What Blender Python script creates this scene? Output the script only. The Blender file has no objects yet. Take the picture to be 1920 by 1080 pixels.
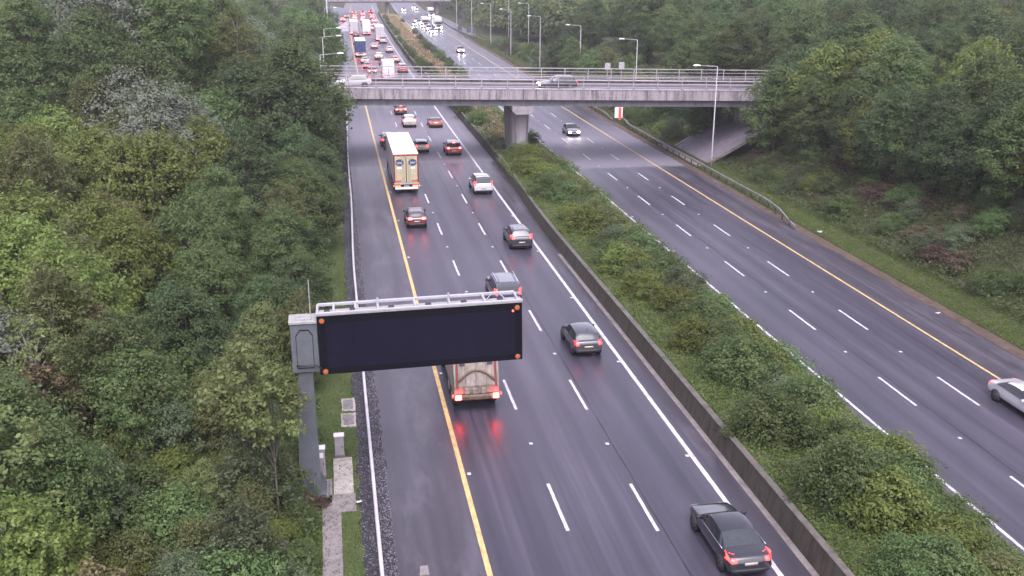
import bpy, bmesh, math, random
import numpy as np
from mathutils import Vector, Matrix
from mathutils.bvhtree import BVHTree
R=math.radians
rnd=random.Random(11)
HAZE=0.0003
nrg=np.random.default_rng(5)
S=bpy.context.scene
COL=S.collection
# ------------------------------------------------------------------ camera, light, exposure
cam_d=bpy.data.cameras.new('camera'); cam=bpy.data.objects.new('camera',cam_d); COL.objects.link(cam)
cam_d.sensor_width=36.0; cam_d.lens=36.0*1892.74/1920.0; cam_d.clip_start=0.5; cam_d.clip_end=6000
_F=Vector((0.16688732,0.93664461,-0.30796994)); _R=Vector((0.98462931,-0.17464032,0.00242308)); _U=Vector((0.0515144,0.30364062,0.951393))
cam.matrix_world=Matrix(((_R.x,_U.x,-_F.x,-5.0295),(_R.y,_U.y,-_F.y,0.0),(_R.z,_U.z,-_F.z,22.315),(0,0,0,1)))
S.camera=cam
SUN_EL,SUN_AZ=R(56),R(183)       # elevation, and direction towards the sun measured from +Y to +X
W=bpy.data.worlds.new('World'); S.world=W; W.use_nodes=True
nt=W.node_tree; bgn=nt.nodes['Background']
sky=nt.nodes.new('ShaderNodeTexSky'); sky.sky_type='NISHITA'; sky.sun_disc=False
sky.sun_elevation=SUN_EL; sky.sun_rotation=SUN_AZ; sky.air_density=1.0; sky.dust_density=4.0; sky.ozone_density=1.0
hs=nt.nodes.new('ShaderNodeHueSaturation'); hs.inputs['Saturation'].default_value=0.30
tintn=nt.nodes.new('ShaderNodeMix'); tintn.data_type='RGBA'; tintn.blend_type='MULTIPLY'; tintn.inputs[0].default_value=1.0
tintn.inputs[7].default_value=(1.03,0.958,1.105,1)
nt.links.new(sky.outputs[0],hs.inputs['Color']); nt.links.new(hs.outputs[0],tintn.inputs[6]); nt.links.new(tintn.outputs[2],bgn.inputs['Color'])
bgn.inputs['Strength'].default_value=0.125
sun_d=bpy.data.lights.new('sun','SUN'); sun=bpy.data.objects.new('sun',sun_d); COL.objects.link(sun)
sun_d.energy=0.6; sun_d.angle=R(45); sun_d.color=(1.0,0.97,0.95)
_sd=Vector((math.sin(SUN_AZ)*math.cos(SUN_EL),math.cos(SUN_AZ)*math.cos(SUN_EL),math.sin(SUN_EL)))
sun.rotation_euler=_sd.to_track_quat('Z','Y').to_euler(); sun.location=(0,0,200)
S.view_settings.view_transform='Standard'; S.view_settings.look='None'; S.view_settings.gamma=1.0
S.view_settings.use_curve_mapping=False; S.view_settings.exposure=1.72
S.render.engine='CYCLES'
try:
    S.cycles.use_denoising=True; S.cycles.denoiser='OPENIMAGEDENOISE'
except Exception: pass
S.cycles.max_bounces=6; S.cycles.diffuse_bounces=3; S.cycles.glossy_bounces=3; S.cycles.transmission_bounces=3
S.cycles.transparent_max_bounces=6; S.cycles.volume_bounces=0; S.cycles.caustics_reflective=False; S.cycles.caustics_refractive=False
S.cycles.sample_clamp_indirect=14.0

# ------------------------------------------------------------------ helpers
def cx(y):
    v=y/100.0
    return 0.11334*v*v+0.02575*v*v*v
ZR=-0.54                         # level of the right-hand carriageway
class MB:
    def __init__(s): s.v=[]; s.f=[]; s.m=None
    def add(s,vs,fs):
        b=len(s.v)
        for p in vs:
            p=Vector(p); s.v.append(tuple(s.m@p) if s.m else tuple(p))
        s.f+= [tuple(i+b for i in f) for f in fs]; return s
    def box(s,x0,x1,y0,y1,z0,z1):
        return s.add([(x0,y0,z0),(x1,y0,z0),(x1,y1,z0),(x0,y1,z0),(x0,y0,z1),(x1,y0,z1),(x1,y1,z1),(x0,y1,z1)],
            [(0,3,2,1),(4,5,6,7),(0,1,5,4),(1,2,6,5),(2,3,7,6),(3,0,4,7)])
    def bbox(s,x0,x1,y0,y1,z0,z1,b=0.02):
        bm=bmesh.new(); bmesh.ops.create_cube(bm,size=1)
        for v in bm.verts: v.co=Vector(((x0+x1)/2+v.co.x*(x1-x0),(y0+y1)/2+v.co.y*(y1-y0),(z0+z1)/2+v.co.z*(z1-z0)))
        b=min(b,0.45*min(x1-x0,y1-y0,z1-z0))
        bmesh.ops.bevel(bm,geom=bm.edges[:]+bm.verts[:],offset=b,segments=1,affect='EDGES',clamp_overlap=True)
        bm.verts.index_update(); s.add([v.co for v in bm.verts],[[v.index for v in f.verts] for f in bm.faces]); bm.free(); return s
    def tube(s,pts,rs,n=8,caps=True):
        pts=[Vector(p) for p in pts]
        if not isinstance(rs,(list,tuple)): rs=[rs]*len(pts)
        vs=[];fs=[]
        d0=(pts[-1]-pts[0]).normalized(); ref=Vector((0,0,1)) if abs(d0.z)<0.9 else Vector((1,0,0))
        for i,p in enumerate(pts):
            d=(pts[min(i+1,len(pts)-1)]-pts[max(i-1,0)]).normalized()
            a=d.cross(ref).normalized(); b=d.cross(a).normalized()
            for k in range(n):
                t=2*math.pi*k/n; vs.append(p+(a*math.cos(t)+b*math.sin(t))*rs[i])
        for i in range(len(pts)-1):
            for k in range(n):
                k2=(k+1)%n; fs.append((i*n+k,i*n+k2,(i+1)*n+k2,(i+1)*n+k))
        if caps: fs.append(tuple(range(n))); fs.append(tuple(range((len(pts)-1)*n,len(pts)*n))[::-1])
        return s.add(vs,fs)
    def strip(s,L,Rr):          # ribbon between two polylines
        n=len(L); return s.add(list(L)+list(Rr),[(i,n+i,n+i+1,i+1) for i in range(n-1)])
    def disc(s,c,ax,r,n=16):
        c=Vector(c); ax=Vector(ax).normalized(); ref=Vector((0,0,1)) if abs(ax.z)<0.9 else Vector((1,0,0))
        a=ax.cross(ref).normalized(); b=ax.cross(a)
        return s.add([c+(a*math.cos(2*math.pi*k/n)+b*math.sin(2*math.pi*k/n))*r for k in range(n)],[tuple(range(n))])
    def prism(s,poly,axis,a,b):  # poly of 2D points extruded on axis 'x','y','z'
        def P(u,v,w): return {'x':(w,u,v),'y':(u,w,v),'z':(u,v,w)}[axis]
        n=len(poly); vs=[P(u,v,a) for u,v in poly]+[P(u,v,b) for u,v in poly]
        return s.add(vs,[tuple(range(n))[::-1],tuple(range(n,2*n))]+[(i,(i+1)%n,n+(i+1)%n,n+i) for i in range(n)])
    def mesh(s,name,mat,smooth=False,fix=True):
        me=bpy.data.meshes.new(name); me.from_pydata(s.v,[],s.f); me.update()
        if fix:
            bm=bmesh.new(); bm.from_mesh(me); bmesh.ops.recalc_face_normals(bm,faces=bm.faces[:]); bm.to_mesh(me); bm.free()
        if smooth: me.polygons.foreach_set('use_smooth',[True]*len(me.polygons))
        if mat: me.materials.append(mat)
        return me
    def build(s,name,mat,parent=None,smooth=False,fix=True):
        return link(name,s.mesh(name,mat,smooth,fix),parent)
def link(name,me,parent=None):
    o=bpy.data.objects.new(name,me); COL.objects.link(o)
    if parent: o.parent=parent
    return o
def tag(o,label,cat,group=None):
    o['label']=label; o['category']=cat
    if group: o['group']=group
    return o
def thing(name,label,cat,loc=(0,0,0),rz=0,group=None):
    o=bpy.data.objects.new(name,None); COL.objects.link(o); o.location=loc; o.rotation_euler=(0,0,rz); o.empty_display_size=0.3
    return tag(o,label,cat,group)
def struct(o,kind='structure'):
    o['kind']=kind; return o
KIDS={}
def kids(o): return [c for c in o.children]
def dup(root,loc,rz,label=None,group=None,scale=None):
    def cp(o,par):
        c=o.copy(); COL.objects.link(c)
        if par: c.parent=par
        for ch in list(o.children): cp(ch,c)
        return c
    r=cp(root,None); r.location=loc; r.rotation_euler=(0,0,rz)
    if scale: r.scale=scale
    if label: r['label']=label
    if group: r['group']=group
    return r
def lin(c):
    return tuple(c)+(1,)
def mat(name,col,rough=0.6,metal=0.0,var=0.12,scale=6.0,bump=0.0,spec=0.5,emit=None,estr=0.0,coat=0.0,stretch=(1,1,1),col2=None,obj=False,alpha=None):
    m=bpy.data.materials.new(name); m.use_nodes=True; n=m.node_tree; P=n.nodes['Principled BSDF']
    tc=n.nodes.new('ShaderNodeTexCoord'); mp=n.nodes.new('ShaderNodeMapping'); mp.inputs['Scale'].default_value=stretch
    n.links.new(tc.outputs['Object'],mp.inputs['Vector'])
    nz=n.nodes.new('ShaderNodeTexNoise'); nz.inputs['Scale'].default_value=scale; nz.inputs['Detail'].default_value=6; nz.inputs['Roughness'].default_value=0.62
    n.links.new(mp.outputs[0],nz.inputs['Vector'])
    cr=n.nodes.new('ShaderNodeValToRGB')
    a=col2 if col2 else tuple(c*(1-var*2) for c in col)
    b=col if col2 else tuple(min(1,c*(1+var)) for c in col)
    cr.color_ramp.elements[0].position=0.32; cr.color_ramp.elements[0].color=lin(a)
    cr.color_ramp.elements[1].position=0.68; cr.color_ramp.elements[1].color=lin(b)
    n.links.new(nz.outputs['Fac'],cr.inputs[0]); n.links.new(cr.outputs[0],P.inputs['Base Color'])
    P.inputs['Roughness'].default_value=rough; P.inputs['Metallic'].default_value=metal
    P.inputs['Specular IOR Level'].default_value=spec
    if coat: P.inputs['Coat Weight'].default_value=coat; P.inputs['Coat Roughness'].default_value=0.08
    if bump:
        bp=n.nodes.new('ShaderNodeBump'); bp.inputs['Strength'].default_value=bump; bp.inputs['Distance'].default_value=0.02
        n.links.new(nz.outputs['Fac'],bp.inputs['Height']); n.links.new(bp.outputs[0],P.inputs['Normal'])
    if emit: P.inputs['Emission Color'].default_value=lin(emit); P.inputs['Emission Strength'].default_value=estr
    return m
# ------------------------------------------------------------------ node helpers for the larger surfaces
class NG:
    def __init__(s,name):
        s.m=bpy.data.materials.new(name); s.m.use_nodes=True; s.t=s.m.node_tree; s.P=s.t.nodes['Principled BSDF']
    def n(s,t,**k):
        o=s.t.nodes.new(t)
        for a,b in k.items(): setattr(o,a,b)
        return o
    def l(s,a,b): s.t.links.new(a,b)
    def math(s,op,a,b=None,c=None,clamp=False):
        o=s.n('ShaderNodeMath',operation=op); o.use_clamp=clamp
        for i,x in enumerate((a,b,c)):
            if x is None: continue
            if isinstance(x,(int,float)): o.inputs[i].default_value=x
            else: s.l(x,o.inputs[i])
        return o.outputs[0]
    def noise(s,vec,scale,detail=5,rough=0.6):
        o=s.n('ShaderNodeTexNoise'); o.inputs['Scale'].default_value=scale; o.inputs['Detail'].default_value=detail; o.inputs['Roughness'].default_value=rough
        if vec is not None: s.l(vec,o.inputs['Vector'])
        return o.outputs['Fac']
    def map(s,vec,sc=(1,1,1),loc=(0,0,0)):
        o=s.n('ShaderNodeMapping'); o.inputs['Scale'].default_value=sc; o.inputs['Location'].default_value=loc; s.l(vec,o.inputs['Vector']); return o.outputs[0]
    def ramp(s,fac,stops):
        o=s.n('ShaderNodeValToRGB'); e=o.color_ramp.elements
        while len(e)<len(stops): e.new(0.5)
        for i,(p,c) in enumerate(stops): e[i].position=p; e[i].color=(c,c,c,1) if isinstance(c,(int,float)) else lin(c)
        s.l(fac,o.inputs[0]); return o.outputs[0]
    def mix(s,f,a,b,mode='MIX'):
        o=s.n('ShaderNodeMix',data_type='RGBA',blend_type=mode)
        for i,x in ((0,f),(6,a),(7,b)):
            if isinstance(x,(int,float)): o.inputs[i].default_value=x
            elif isinstance(x,tuple): o.inputs[i].default_value=lin(x)
            else: s.l(x,o.inputs[i])
        return o.outputs[2]
    def bump(s,h,strength,dist=0.02):
        o=s.n('ShaderNodeBump'); o.inputs['Strength'].default_value=strength; o.inputs['Distance'].default_value=dist
        s.l(h,o.inputs['Height']); s.l(o.outputs[0],s.P.inputs['Normal'])
# ------------------------------------------------------------------ materials of the setting
def road_mat(name,lane0,lanew,shoulder_lo,shoulder_hi,dry_lift0,dry_lift1):
    g=NG(name); uv=g.n('ShaderNodeUVMap').outputs[0]
    sx=g.n('ShaderNodeSeparateXYZ'); g.l(uv,sx.inputs[0]); u,v=sx.outputs[0],sx.outputs[1]
    # wheel paths follow the lanes
    ph=g.math('MULTIPLY',g.math('SUBTRACT',u,lane0),2*math.pi*2/lanew)
    wig=g.noise(g.map(uv,(0.5,0.02,1)),1.0,3)
    tr=g.math('COSINE',g.math('ADD',ph,g.math('MULTIPLY',wig,2.4)))
    str_=g.noise(g.map(uv,(2.2,0.035,1)),1.0,5,0.65)
    big=g.noise(g.map(uv,(0.25,0.06,1)),1.0,4)
    fine=g.noise(g.map(uv,(1,1,1)),11.0,4,0.8)
    spk=g.noise(g.map(uv,(1,1,1)),24.0,3,0.9)
    val=g.math('ADD',g.math('MULTIPLY',tr,0.10),g.math('MULTIPLY',g.math('SUBTRACT',str_,0.5),1.1))
    val=g.math('ADD',val,g.math('MULTIPLY',g.math('SUBTRACT',big,0.5),0.8))
    val=g.math('ADD',val,g.math('MULTIPLY',g.math('SUBTRACT',fine,0.5),0.55))
    val=g.math('ADD',g.math('MULTIPLY',g.math('SUBTRACT',spk,0.5),1.15),val)
    val=g.math('ADD',val,0.5,clamp=True)
    c=g.ramp(val,[(0.0,(0.016,0.0145,0.023)),(0.5,(0.039,0.035,0.051)),(1.0,(0.084,0.076,0.100))])
    # hard shoulder: browner, stained
    sh=g.math('MAXIMUM',g.math('LESS_THAN',u,shoulder_lo),g.math('GREATER_THAN',u,shoulder_hi))
    shc=g.ramp(val,[(0.0,(0.019,0.017,0.023)),(0.5,(0.042,0.037,0.049)),(1.0,(0.085,0.078,0.094))])
    c=g.mix(sh,c,shc)
    st=g.ramp(g.noise(g.map(uv,(0.5,0.14,1),(3.1,7.7,0)),1.0,6,0.7),[(0.50,0.0),(0.68,1.0)])
    c=g.mix(g.math('MULTIPLY',g.math('MULTIPLY',st,sh),0.30),c,(0.17,0.158,0.185))
    # dry strip under the bridge, colour also lightened to offset the bridge's shadow
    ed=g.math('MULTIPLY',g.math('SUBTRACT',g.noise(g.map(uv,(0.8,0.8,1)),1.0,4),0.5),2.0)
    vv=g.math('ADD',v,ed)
    dry=g.math('MULTIPLY',g.math('MULTIPLY_ADD',g.math('SUBTRACT',vv,dry_lift0),0.8,0.0,clamp=True),g.math('MULTIPLY_ADD',g.math('SUBTRACT',dry_lift1,vv),0.05,0.0,clamp=True))
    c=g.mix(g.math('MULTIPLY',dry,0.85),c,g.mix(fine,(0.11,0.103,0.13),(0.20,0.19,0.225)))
    g.l(c,g.P.inputs['Base Color'])
    rg=g.ramp(g.math('ADD',g.math('MULTIPLY',str_,0.6),g.math('MULTIPLY',fine,0.4)),[(0.3,0.26),(0.7,0.50)])
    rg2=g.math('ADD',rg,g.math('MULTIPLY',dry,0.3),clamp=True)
    g.l(rg2,g.P.inputs['Roughness']); g.P.inputs['Specular IOR Level'].default_value=0.5
    g.bump(g.math('ADD',spk,g.math('MULTIPLY',fine,0.6)),0.35,0.006)
    return g.m
M={}
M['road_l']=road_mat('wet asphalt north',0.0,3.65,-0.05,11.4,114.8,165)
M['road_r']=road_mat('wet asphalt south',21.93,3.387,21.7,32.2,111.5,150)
def ground_mat(name,stops,scale=0.6,bump=0.5):
    g=NG(name); pos=g.n('ShaderNodeNewGeometry').outputs['Position']
    a=g.noise(pos,scale,8,0.7); b=g.noise(pos,scale*9,5,0.75)
    v=g.math('ADD',g.math('MULTIPLY',a,0.55),g.math('MULTIPLY',b,0.45))
    g.l(g.ramp(v,stops),g.P.inputs['Base Color']); g.P.inputs['Roughness'].default_value=0.95; g.P.inputs['Specular IOR Level'].default_value=0.2
    g.bump(b,bump,0.08); return g.m
M['floor']=ground_mat('woodland floor',[(0.3,(0.022,0.027,0.013)),(0.5,(0.046,0.054,0.024)),(0.7,(0.080,0.080,0.040))])
M['verge']=ground_mat('verge turf',[(0.3,(0.022,0.034,0.012)),(0.48,(0.045,0.068,0.020)),(0.6,(0.075,0.085,0.034)),(0.75,(0.12,0.105,0.055))],0.8)
M['turf_r']=ground_mat('lush verge turf',[(0.3,(0.028,0.050,0.012)),(0.5,(0.055,0.095,0.020)),(0.72,(0.085,0.110,0.036))],0.8)
M['soil']=ground_mat('median soil',[(0.3,(0.036,0.046,0.018)),(0.5,(0.068,0.085,0.034)),(0.7,(0.12,0.105,0.065))],0.5)
M['tan']=ground_mat('dry straw bank',[(0.28,(0.075,0.07,0.035)),(0.5,(0.19,0.15,0.085)),(0.75,(0.30,0.23,0.14))],0.35)
M['gravel']=ground_mat('dark gravel',[(0.3,(0.014,0.014,0.018)),(0.5,(0.04,0.04,0.048)),(0.72,(0.10,0.095,0.105))],4.0,0.9)
M['gravel_stone']=mat('gravel stone',(0.15,0.14,0.17),0.8,var=0.4,scale=9)
M['white']=mat('white road paint',(0.50,0.485,0.51),0.55,var=0.26,scale=3.2,stretch=(2,0.7,1))
M['yellow']=mat('yellow road paint',(0.54,0.37,0.155),0.55,var=0.2,scale=3.2,stretch=(2,0.7,1))
M['stud']=mat('road stud',(0.42,0.41,0.42),0.4,var=0.1)
M['tar']=mat('tar seam',(0.020,0.019,0.024),0.45,var=0.25,scale=2)
def concrete_mat(name,base,dark,stain=(0.09,0.085,0.06),sc=1.0,vert=True,moss=0.0,lo=0.33,hi=0.72):
    g=NG(name); pos=g.n('ShaderNodeNewGeometry').outputs['Position']
    st=g.noise(g.map(pos,(1.4*sc,1.4*sc,0.12*sc) if vert else (1*sc,1*sc,1*sc)),1.6,7,0.72)
    f=g.noise(pos,7*sc,6,0.7)
    v=g.math('ADD',g.math('MULTIPLY',st,0.7),g.math('MULTIPLY',f,0.3))
    c=g.ramp(v,[(lo,dark),(0.52,base),(hi,tuple(min(1,x*1.25) for x in base))])
    m2=g.ramp(g.noise(g.map(pos,(0.8*sc,0.8*sc,0.3*sc),(5,2,9)),1.3,6,0.7),[(0.5,0.0),(0.72,1.0)])
    c=g.mix(g.math('MULTIPLY',m2,0.55+moss),c,stain)
    g.l(c,g.P.inputs['Base Color']); g.P.inputs['Roughness'].default_value=0.85; g.P.inputs['Specular IOR Level'].default_value=0.3
    g.bump(f,0.3,0.02); return g.m
M['fascia']=concrete_mat('weathered bridge concrete',(0.25,0.225,0.235),(0.075,0.063,0.070),(0.105,0.086,0.098),1.1,lo=.38,hi=.66)
M['conc']=concrete_mat('bridge beam concrete',(0.17,0.165,0.185),(0.10,0.095,0.11),(0.11,0.105,0.11),0.6)
M['pier']=concrete_mat('pier concrete',(0.24,0.225,0.235),(0.14,0.13,0.14),(0.15,0.14,0.13),0.5)
M['barrier']=concrete_mat('mossy barrier concrete',(0.062,0.055,0.044),(0.021,0.019,0.015),(0.020,0.022,0.011),1.6,True,0.3)
M['barrier_top']=concrete_mat('barrier coping',(0.105,0.097,0.085),(0.044,0.040,0.033),(0.034,0.034,0.021),1.2,False)
M['slab']=concrete_mat('pale concrete slab',(0.32,0.29,0.27),(0.19,0.17,0.16),(0.15,0.135,0.12),1.2,False)
M['path']=concrete_mat('worn concrete path',(0.19,0.17,0.17),(0.11,0.10,0.10),(0.09,0.08,0.07),1.2,False)
M['paving']=concrete_mat('dark slope paving',(0.16,0.145,0.17),(0.10,0.09,0.11),(0.11,0.10,0.115),0.8,False)
M['kerb']=concrete_mat('kerb concrete',(0.19,0.17,0.165),(0.10,0.09,0.085),(0.095,0.078,0.06),0.8,False)
M['galv']=mat('galvanised steel',(0.36,0.35,0.37),0.45,metal=0.35,var=0.12,scale=3)
M['rail_pale']=mat('pale galvanised rail',(0.46,0.44,0.46),0.45,metal=0.15,var=0.10,scale=2)
M['rail_mossy']=mat('weathered guard rail',(0.20,0.195,0.18),0.6,metal=0.2,var=0.25,scale=2)
M['parapet']=mat('parapet steel',(0.36,0.33,0.355),0.45,metal=0.2,var=0.12,scale=2)
M['dkpost']=mat('dark post',(0.045,0.045,0.05),0.6,var=0.2)
M['postgrey']=mat('lamp post steel',(0.30,0.29,0.31),0.5,metal=0.25,var=0.1,scale=2)
M['lamp']=mat('lantern housing',(0.72,0.70,0.70),0.4,var=0.06)
M['signgrey']=mat('sign column paint',(0.085,0.095,0.105),0.45,var=0.10,scale=2.5)
M['signpale']=mat('pale access hatch',(0.26,0.26,0.25),0.5,var=0.12,scale=3)
M['signwhite']=mat('white sign frame',(0.33,0.325,0.35),0.45,var=0.05,scale=3)
M['matt']=mat('matt display surround',(0.0018,0.0018,0.005),0.6,spec=0.15,var=0.15,scale=4)
M['display']=mat('display panel',(0.010,0.0095,0.022),0.42,var=0.2,scale=18)
def _disp():
    g=NG('display panel'); ob=g.n('ShaderNodeTexCoord').outputs['Object']; sx=g.n('ShaderNodeSeparateXYZ'); g.l(ob,sx.inputs[0])
    a=g.math('FRACT',g.math('MULTIPLY',sx.outputs[0],15.0)); b=g.math('FRACT',g.math('MULTIPLY',sx.outputs[2],15.0))
    d=g.math('ADD',g.math('POWER',g.math('SUBTRACT',a,0.5),2.0),g.math('POWER',g.math('SUBTRACT',b,0.5),2.0)); dot=g.math('LESS_THAN',d,0.09)
    dirt=g.noise(g.map(ob,(0.6,1,0.15)),2.0,6,0.7)
    c=g.mix(dot,g.ramp(dirt,[(0.3,(0.0016,0.0016,0.006)),(0.75,(0.0065,0.006,0.017))]),(0.0065,0.006,0.018)); g.l(c,g.P.inputs['Base Color']); g.P.inputs['Roughness'].default_value=0.5; g.P.inputs['Specular IOR Level'].default_value=0.15; return g.m
M['display']=_disp()
M['displine']=mat('display joint',(0.008,0.008,0.015),0.6,spec=.15)
M['amber']=mat('amber lantern lens',(0.34,0.085,0.02),0.35,var=0.25,scale=30,emit=(1.0,0.20,0.03),estr=0.03)
M['redled']=mat('red indicator',(0.7,0.05,0.03),0.3,emit=(1,0.12,0.08),estr=1.2)
M['cab']=mat('cabinet paint',(0.26,0.24,0.26),0.5,var=0.10,scale=3)
M['cabtop']=mat('cabinet lid',(0.60,0.58,0.60),0.5,var=0.05)
M['cover']=mat('iron cover',(0.17,0.15,0.165),0.6,metal=0.1,var=0.2,scale=7,bump=0.4)
M['black']=mat('black plastic',(0.018,0.018,0.02),0.6,var=0.2)
M['red']=mat('red board',(0.72,0.10,0.05),0.5,var=0.1)
M['orange']=mat('orange sign face',(0.75,0.36,0.04),0.5,var=0.06)
M['wboard']=mat('white board',(0.70,0.68,0.70),0.5,var=0.06)
M['bluesign']=mat('blue sign face',(0.04,0.10,0.28),0.5,var=0.1)
M['dkboard']=mat('dark backed board',(0.06,0.055,0.075),0.6,var=0.1)
M['litter']=mat('white litter',(0.5,0.49,0.47),0.6,var=0.1)
M['brownsoil']=ground_mat('brown leaf litter',[(0.3,(0.04,0.03,0.022)),(0.5,(0.085,0.062,0.048)),(0.7,(0.15,0.115,0.09))],1.2,0.7)

# ------------------------------------------------------------------ terrain
def sstep(a,b,x):
    t=min(1,max(0,(x-a)/(b-a))); return t*t*(3-2*t)
def gz(t,y):
    """height of the natural ground at lateral offset t from the yellow line and station y"""
    if t<-4.4:
        ridge=sstep(101,114,y)*(1-sstep(126,142,y))
        z=-0.05+9.0*sstep(-4.6,-17,t)*ridge
        z+=0.5*math.sin(t*0.11+y*0.05)*sstep(-8,-20,t)
        z+=3.0*sstep(-60,-160,t)
        return z
    if t<12.6: return -0.08
    if t<21.6: return -0.70
    if t<36.3: return -0.64
    e=1-0.93*sstep(205,300,y)
    e2=1-0.0*y
    s=39.0+1.2*math.sin(y*0.09)*0.4
    z=-0.46+0.10*min(1,max(0,(t-36.3)/2.5))
    z+=7.3*e*sstep(s-1.5,s+16.5,t)
    z-=1.1*sstep(104,110,y)*(1-sstep(128,134,y))*sstep(38,43,t)
    z+=4*sstep(80,220,t)
    return z
def sheet(name,ts,ys,zf,material,parent=None,dx=0.0,smooth=True):
    mb=MB(); n=len(ts)
    vs=[(t+cx(y),y,zf(t,y)) for y in ys for t in ts]
    fs=[(j*n+i,j*n+i+1,(j+1)*n+i+1,(j+1)*n+i) for j in range(len(ys)-1) for i in range(n-1)]
    mb.add(vs,fs); me=mb.mesh(name,material,smooth,False)
    uvl=me.uv_layers.new(name='UVMap'); co=[(t,y) for y in ys for t in ts]
    for lp in me.loops: uvl.data[lp.index].uv=co[lp.vertex_index]
    return link(name,me,parent)
def rng(a,b,s):
    n=max(1,int(round((b-a)/s))); return [a+(b-a)*i/n for i in range(n+1)]
ys_g=rng(-80,0,20)[:-1]+rng(0,100,5)[:-1]+rng(100,145,2.5)[:-1]+rng(145,320,8)[:-1]+rng(320,900,30)[:-1]+[900,1400,2500,4000]
ts_g=[-3000,-1500,-700,-400,-250,-160,-120,-90,-70,-55,-45,-35,-28,-22,-18,-15.5,-13,-11,-9,-7.5,-6,-5,-4.41,-4.39,0,12.59,12.61,17,21.59,21.61,30,36.29,36.31,37.5,38.8,40,41.5,43,44.5,46,47.5,49,51,53,55,57,60,70,85,110,150,220,400,900,1800,3000]
ground=struct(sheet('ground',ts_g,ys_g,gz,M['floor']))
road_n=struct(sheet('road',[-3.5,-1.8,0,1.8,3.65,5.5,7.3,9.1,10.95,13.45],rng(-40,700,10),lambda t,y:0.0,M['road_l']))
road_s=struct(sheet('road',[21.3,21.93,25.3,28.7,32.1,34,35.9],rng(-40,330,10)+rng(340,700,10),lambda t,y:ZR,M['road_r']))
# ragged asphalt edges are covered by verge sheets
def ragged(name,t0,t1,y0,y1,z,material,amp=0.12,step=0.6,side='l',parent=None,seed=1,zf=None):
    r=random.Random(seed); L=[];Q=[]
    for y in rng(y0,y1,step):
        zz=(lambda t:z) if zf is None else (lambda t:zf(t,y))
        a=t0+(r.uniform(-amp,amp) if 'l' in side else 0); b=t1+(r.uniform(-amp,amp) if 'r' in side else 0)
        L.append((a+cx(y),y,zz(a))); Q.append((b+cx(y),y,zz(b)))
    mb=MB().strip(L,Q); return mb.build(name,material,parent,fix=False)
struct(ragged('gravel_strip',-4.75,-3.46,10,330,0.004,M['gravel'],0.10,0.35,'lr',seed=3))
struct(ragged('verge',-7.6,-4.72,26,330,0.012,M['verge'],0.15,0.5,'lr',seed=4))
struct(ragged('dirt_edge',35.35,36.7,30,330,ZR+0.012,M['brownsoil'],0.16,0.5,'l',seed=5))
ROADP=road_n
# painted lines -------------------------------------------------------------
def lineband(name,t,w,y0,y1,z,material,parent,step=6):
    ys=rng(y0,y1,step); return MB().strip([(t-w/2+cx(y),y,z) for y in ys],[(t+w/2+cx(y),y,z) for y in ys]).build(name,material,parent,fix=False)
lineband('edge_line',0.0,0.22,-20,560,0.004,M['yellow'],road_n)
lineband('edge_line',10.95,0.22,-20,560,0.004,M['white'],road_n)
lineband('edge_line',21.93,0.17,-20,560,ZR+0.004,M['white'],road_s)
lineband('edge_line',32.09,0.17,-20,560,ZR+0.004,M['yellow'],road_s)
dash_me=MB().add([(-0.075,-4,0),(0.075,-4,0),(0.075,0,0),(-0.075,0,0)],[(0,1,2,3)]).mesh('lane_dash',M['white'],fix=False)
stud_me=MB().bbox(-0.09,0.09,-0.10,0.10,0,0.03,0.012).mesh('road_stud',M['stud'])
def dashes(t,s0,z,parent):
    farb=MB()
    for n in range(-3,40):
        y=s0+12*n; x=t+cx(y)
        ang=-math.atan2(cx(y+1)-cx(y-1),2)
        if y<250:
            o=link('lane_dash',dash_me,parent); o.location=(x,y,z); o.rotation_euler=(0,0,ang)
            s=link('road_stud',stud_me,parent); s.location=(t+cx(y+4),y+4,z-0.003)
        elif y<520: farb.add([(x-.075,y-4,z),(x+.075,y-4,z),(x+.075,y,z),(x-.075,y,z)],[(0,1,2,3)])
    struct(farb.build('far_lane_dashes',M['white'],parent,fix=False),'stuff')
dashes(3.65,39.5,0.004,road_n); dashes(7.30,38.86,0.004,road_n)
dashes(25.317,37.47,ZR+0.004,road_s); dashes(28.704,36.9,ZR+0.004,road_s)
for t,z,par in ((10.72,0.001,road_n),(0.28,0.001,road_n),(22.2,ZR+.001,road_s)):
    for k in range(14):
        y=29+12*k; s=link('road_stud',stud_me,par); s.location=(t+cx(y),y,z)
ragged('tar_seam',7.52,7.60,10,140,0.004,M['tar'],0.03,1.2,'lr',road_n,6)
ragged('tar_seam',25.75,25.83,25,110,ZR+0.004,M['tar'],0.03,1.2,'lr',road_s,7)
# painted chainage mark at the foot of the picture
mk=MB(); z=0.004; Xm,Ym=-2.62,33.15
mk.add([(Xm-.02,Ym+.20,z),(Xm+.36,Ym+.20,z),(Xm+.36,Ym+.85,z),(Xm+.06,Ym+.85,z)],[(0,1,2,3)])
for a,b,c,d in ((0,.10,-.55,.06),(.0,.17,.0,.10),(.0,.17,-.58,-.48),(.24,.34,-.55,.08)):
    mk.add([(Xm+a,Ym+c,z),(Xm+b,Ym+c,z),(Xm+b,Ym+d,z+.0005*len(mk.f)),(Xm+a,Ym+d,z+.0005*len(mk.f))],[(0,1,2,3)])
mk.build('painted_mark',M['kerb'],road_n,fix=False)
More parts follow.
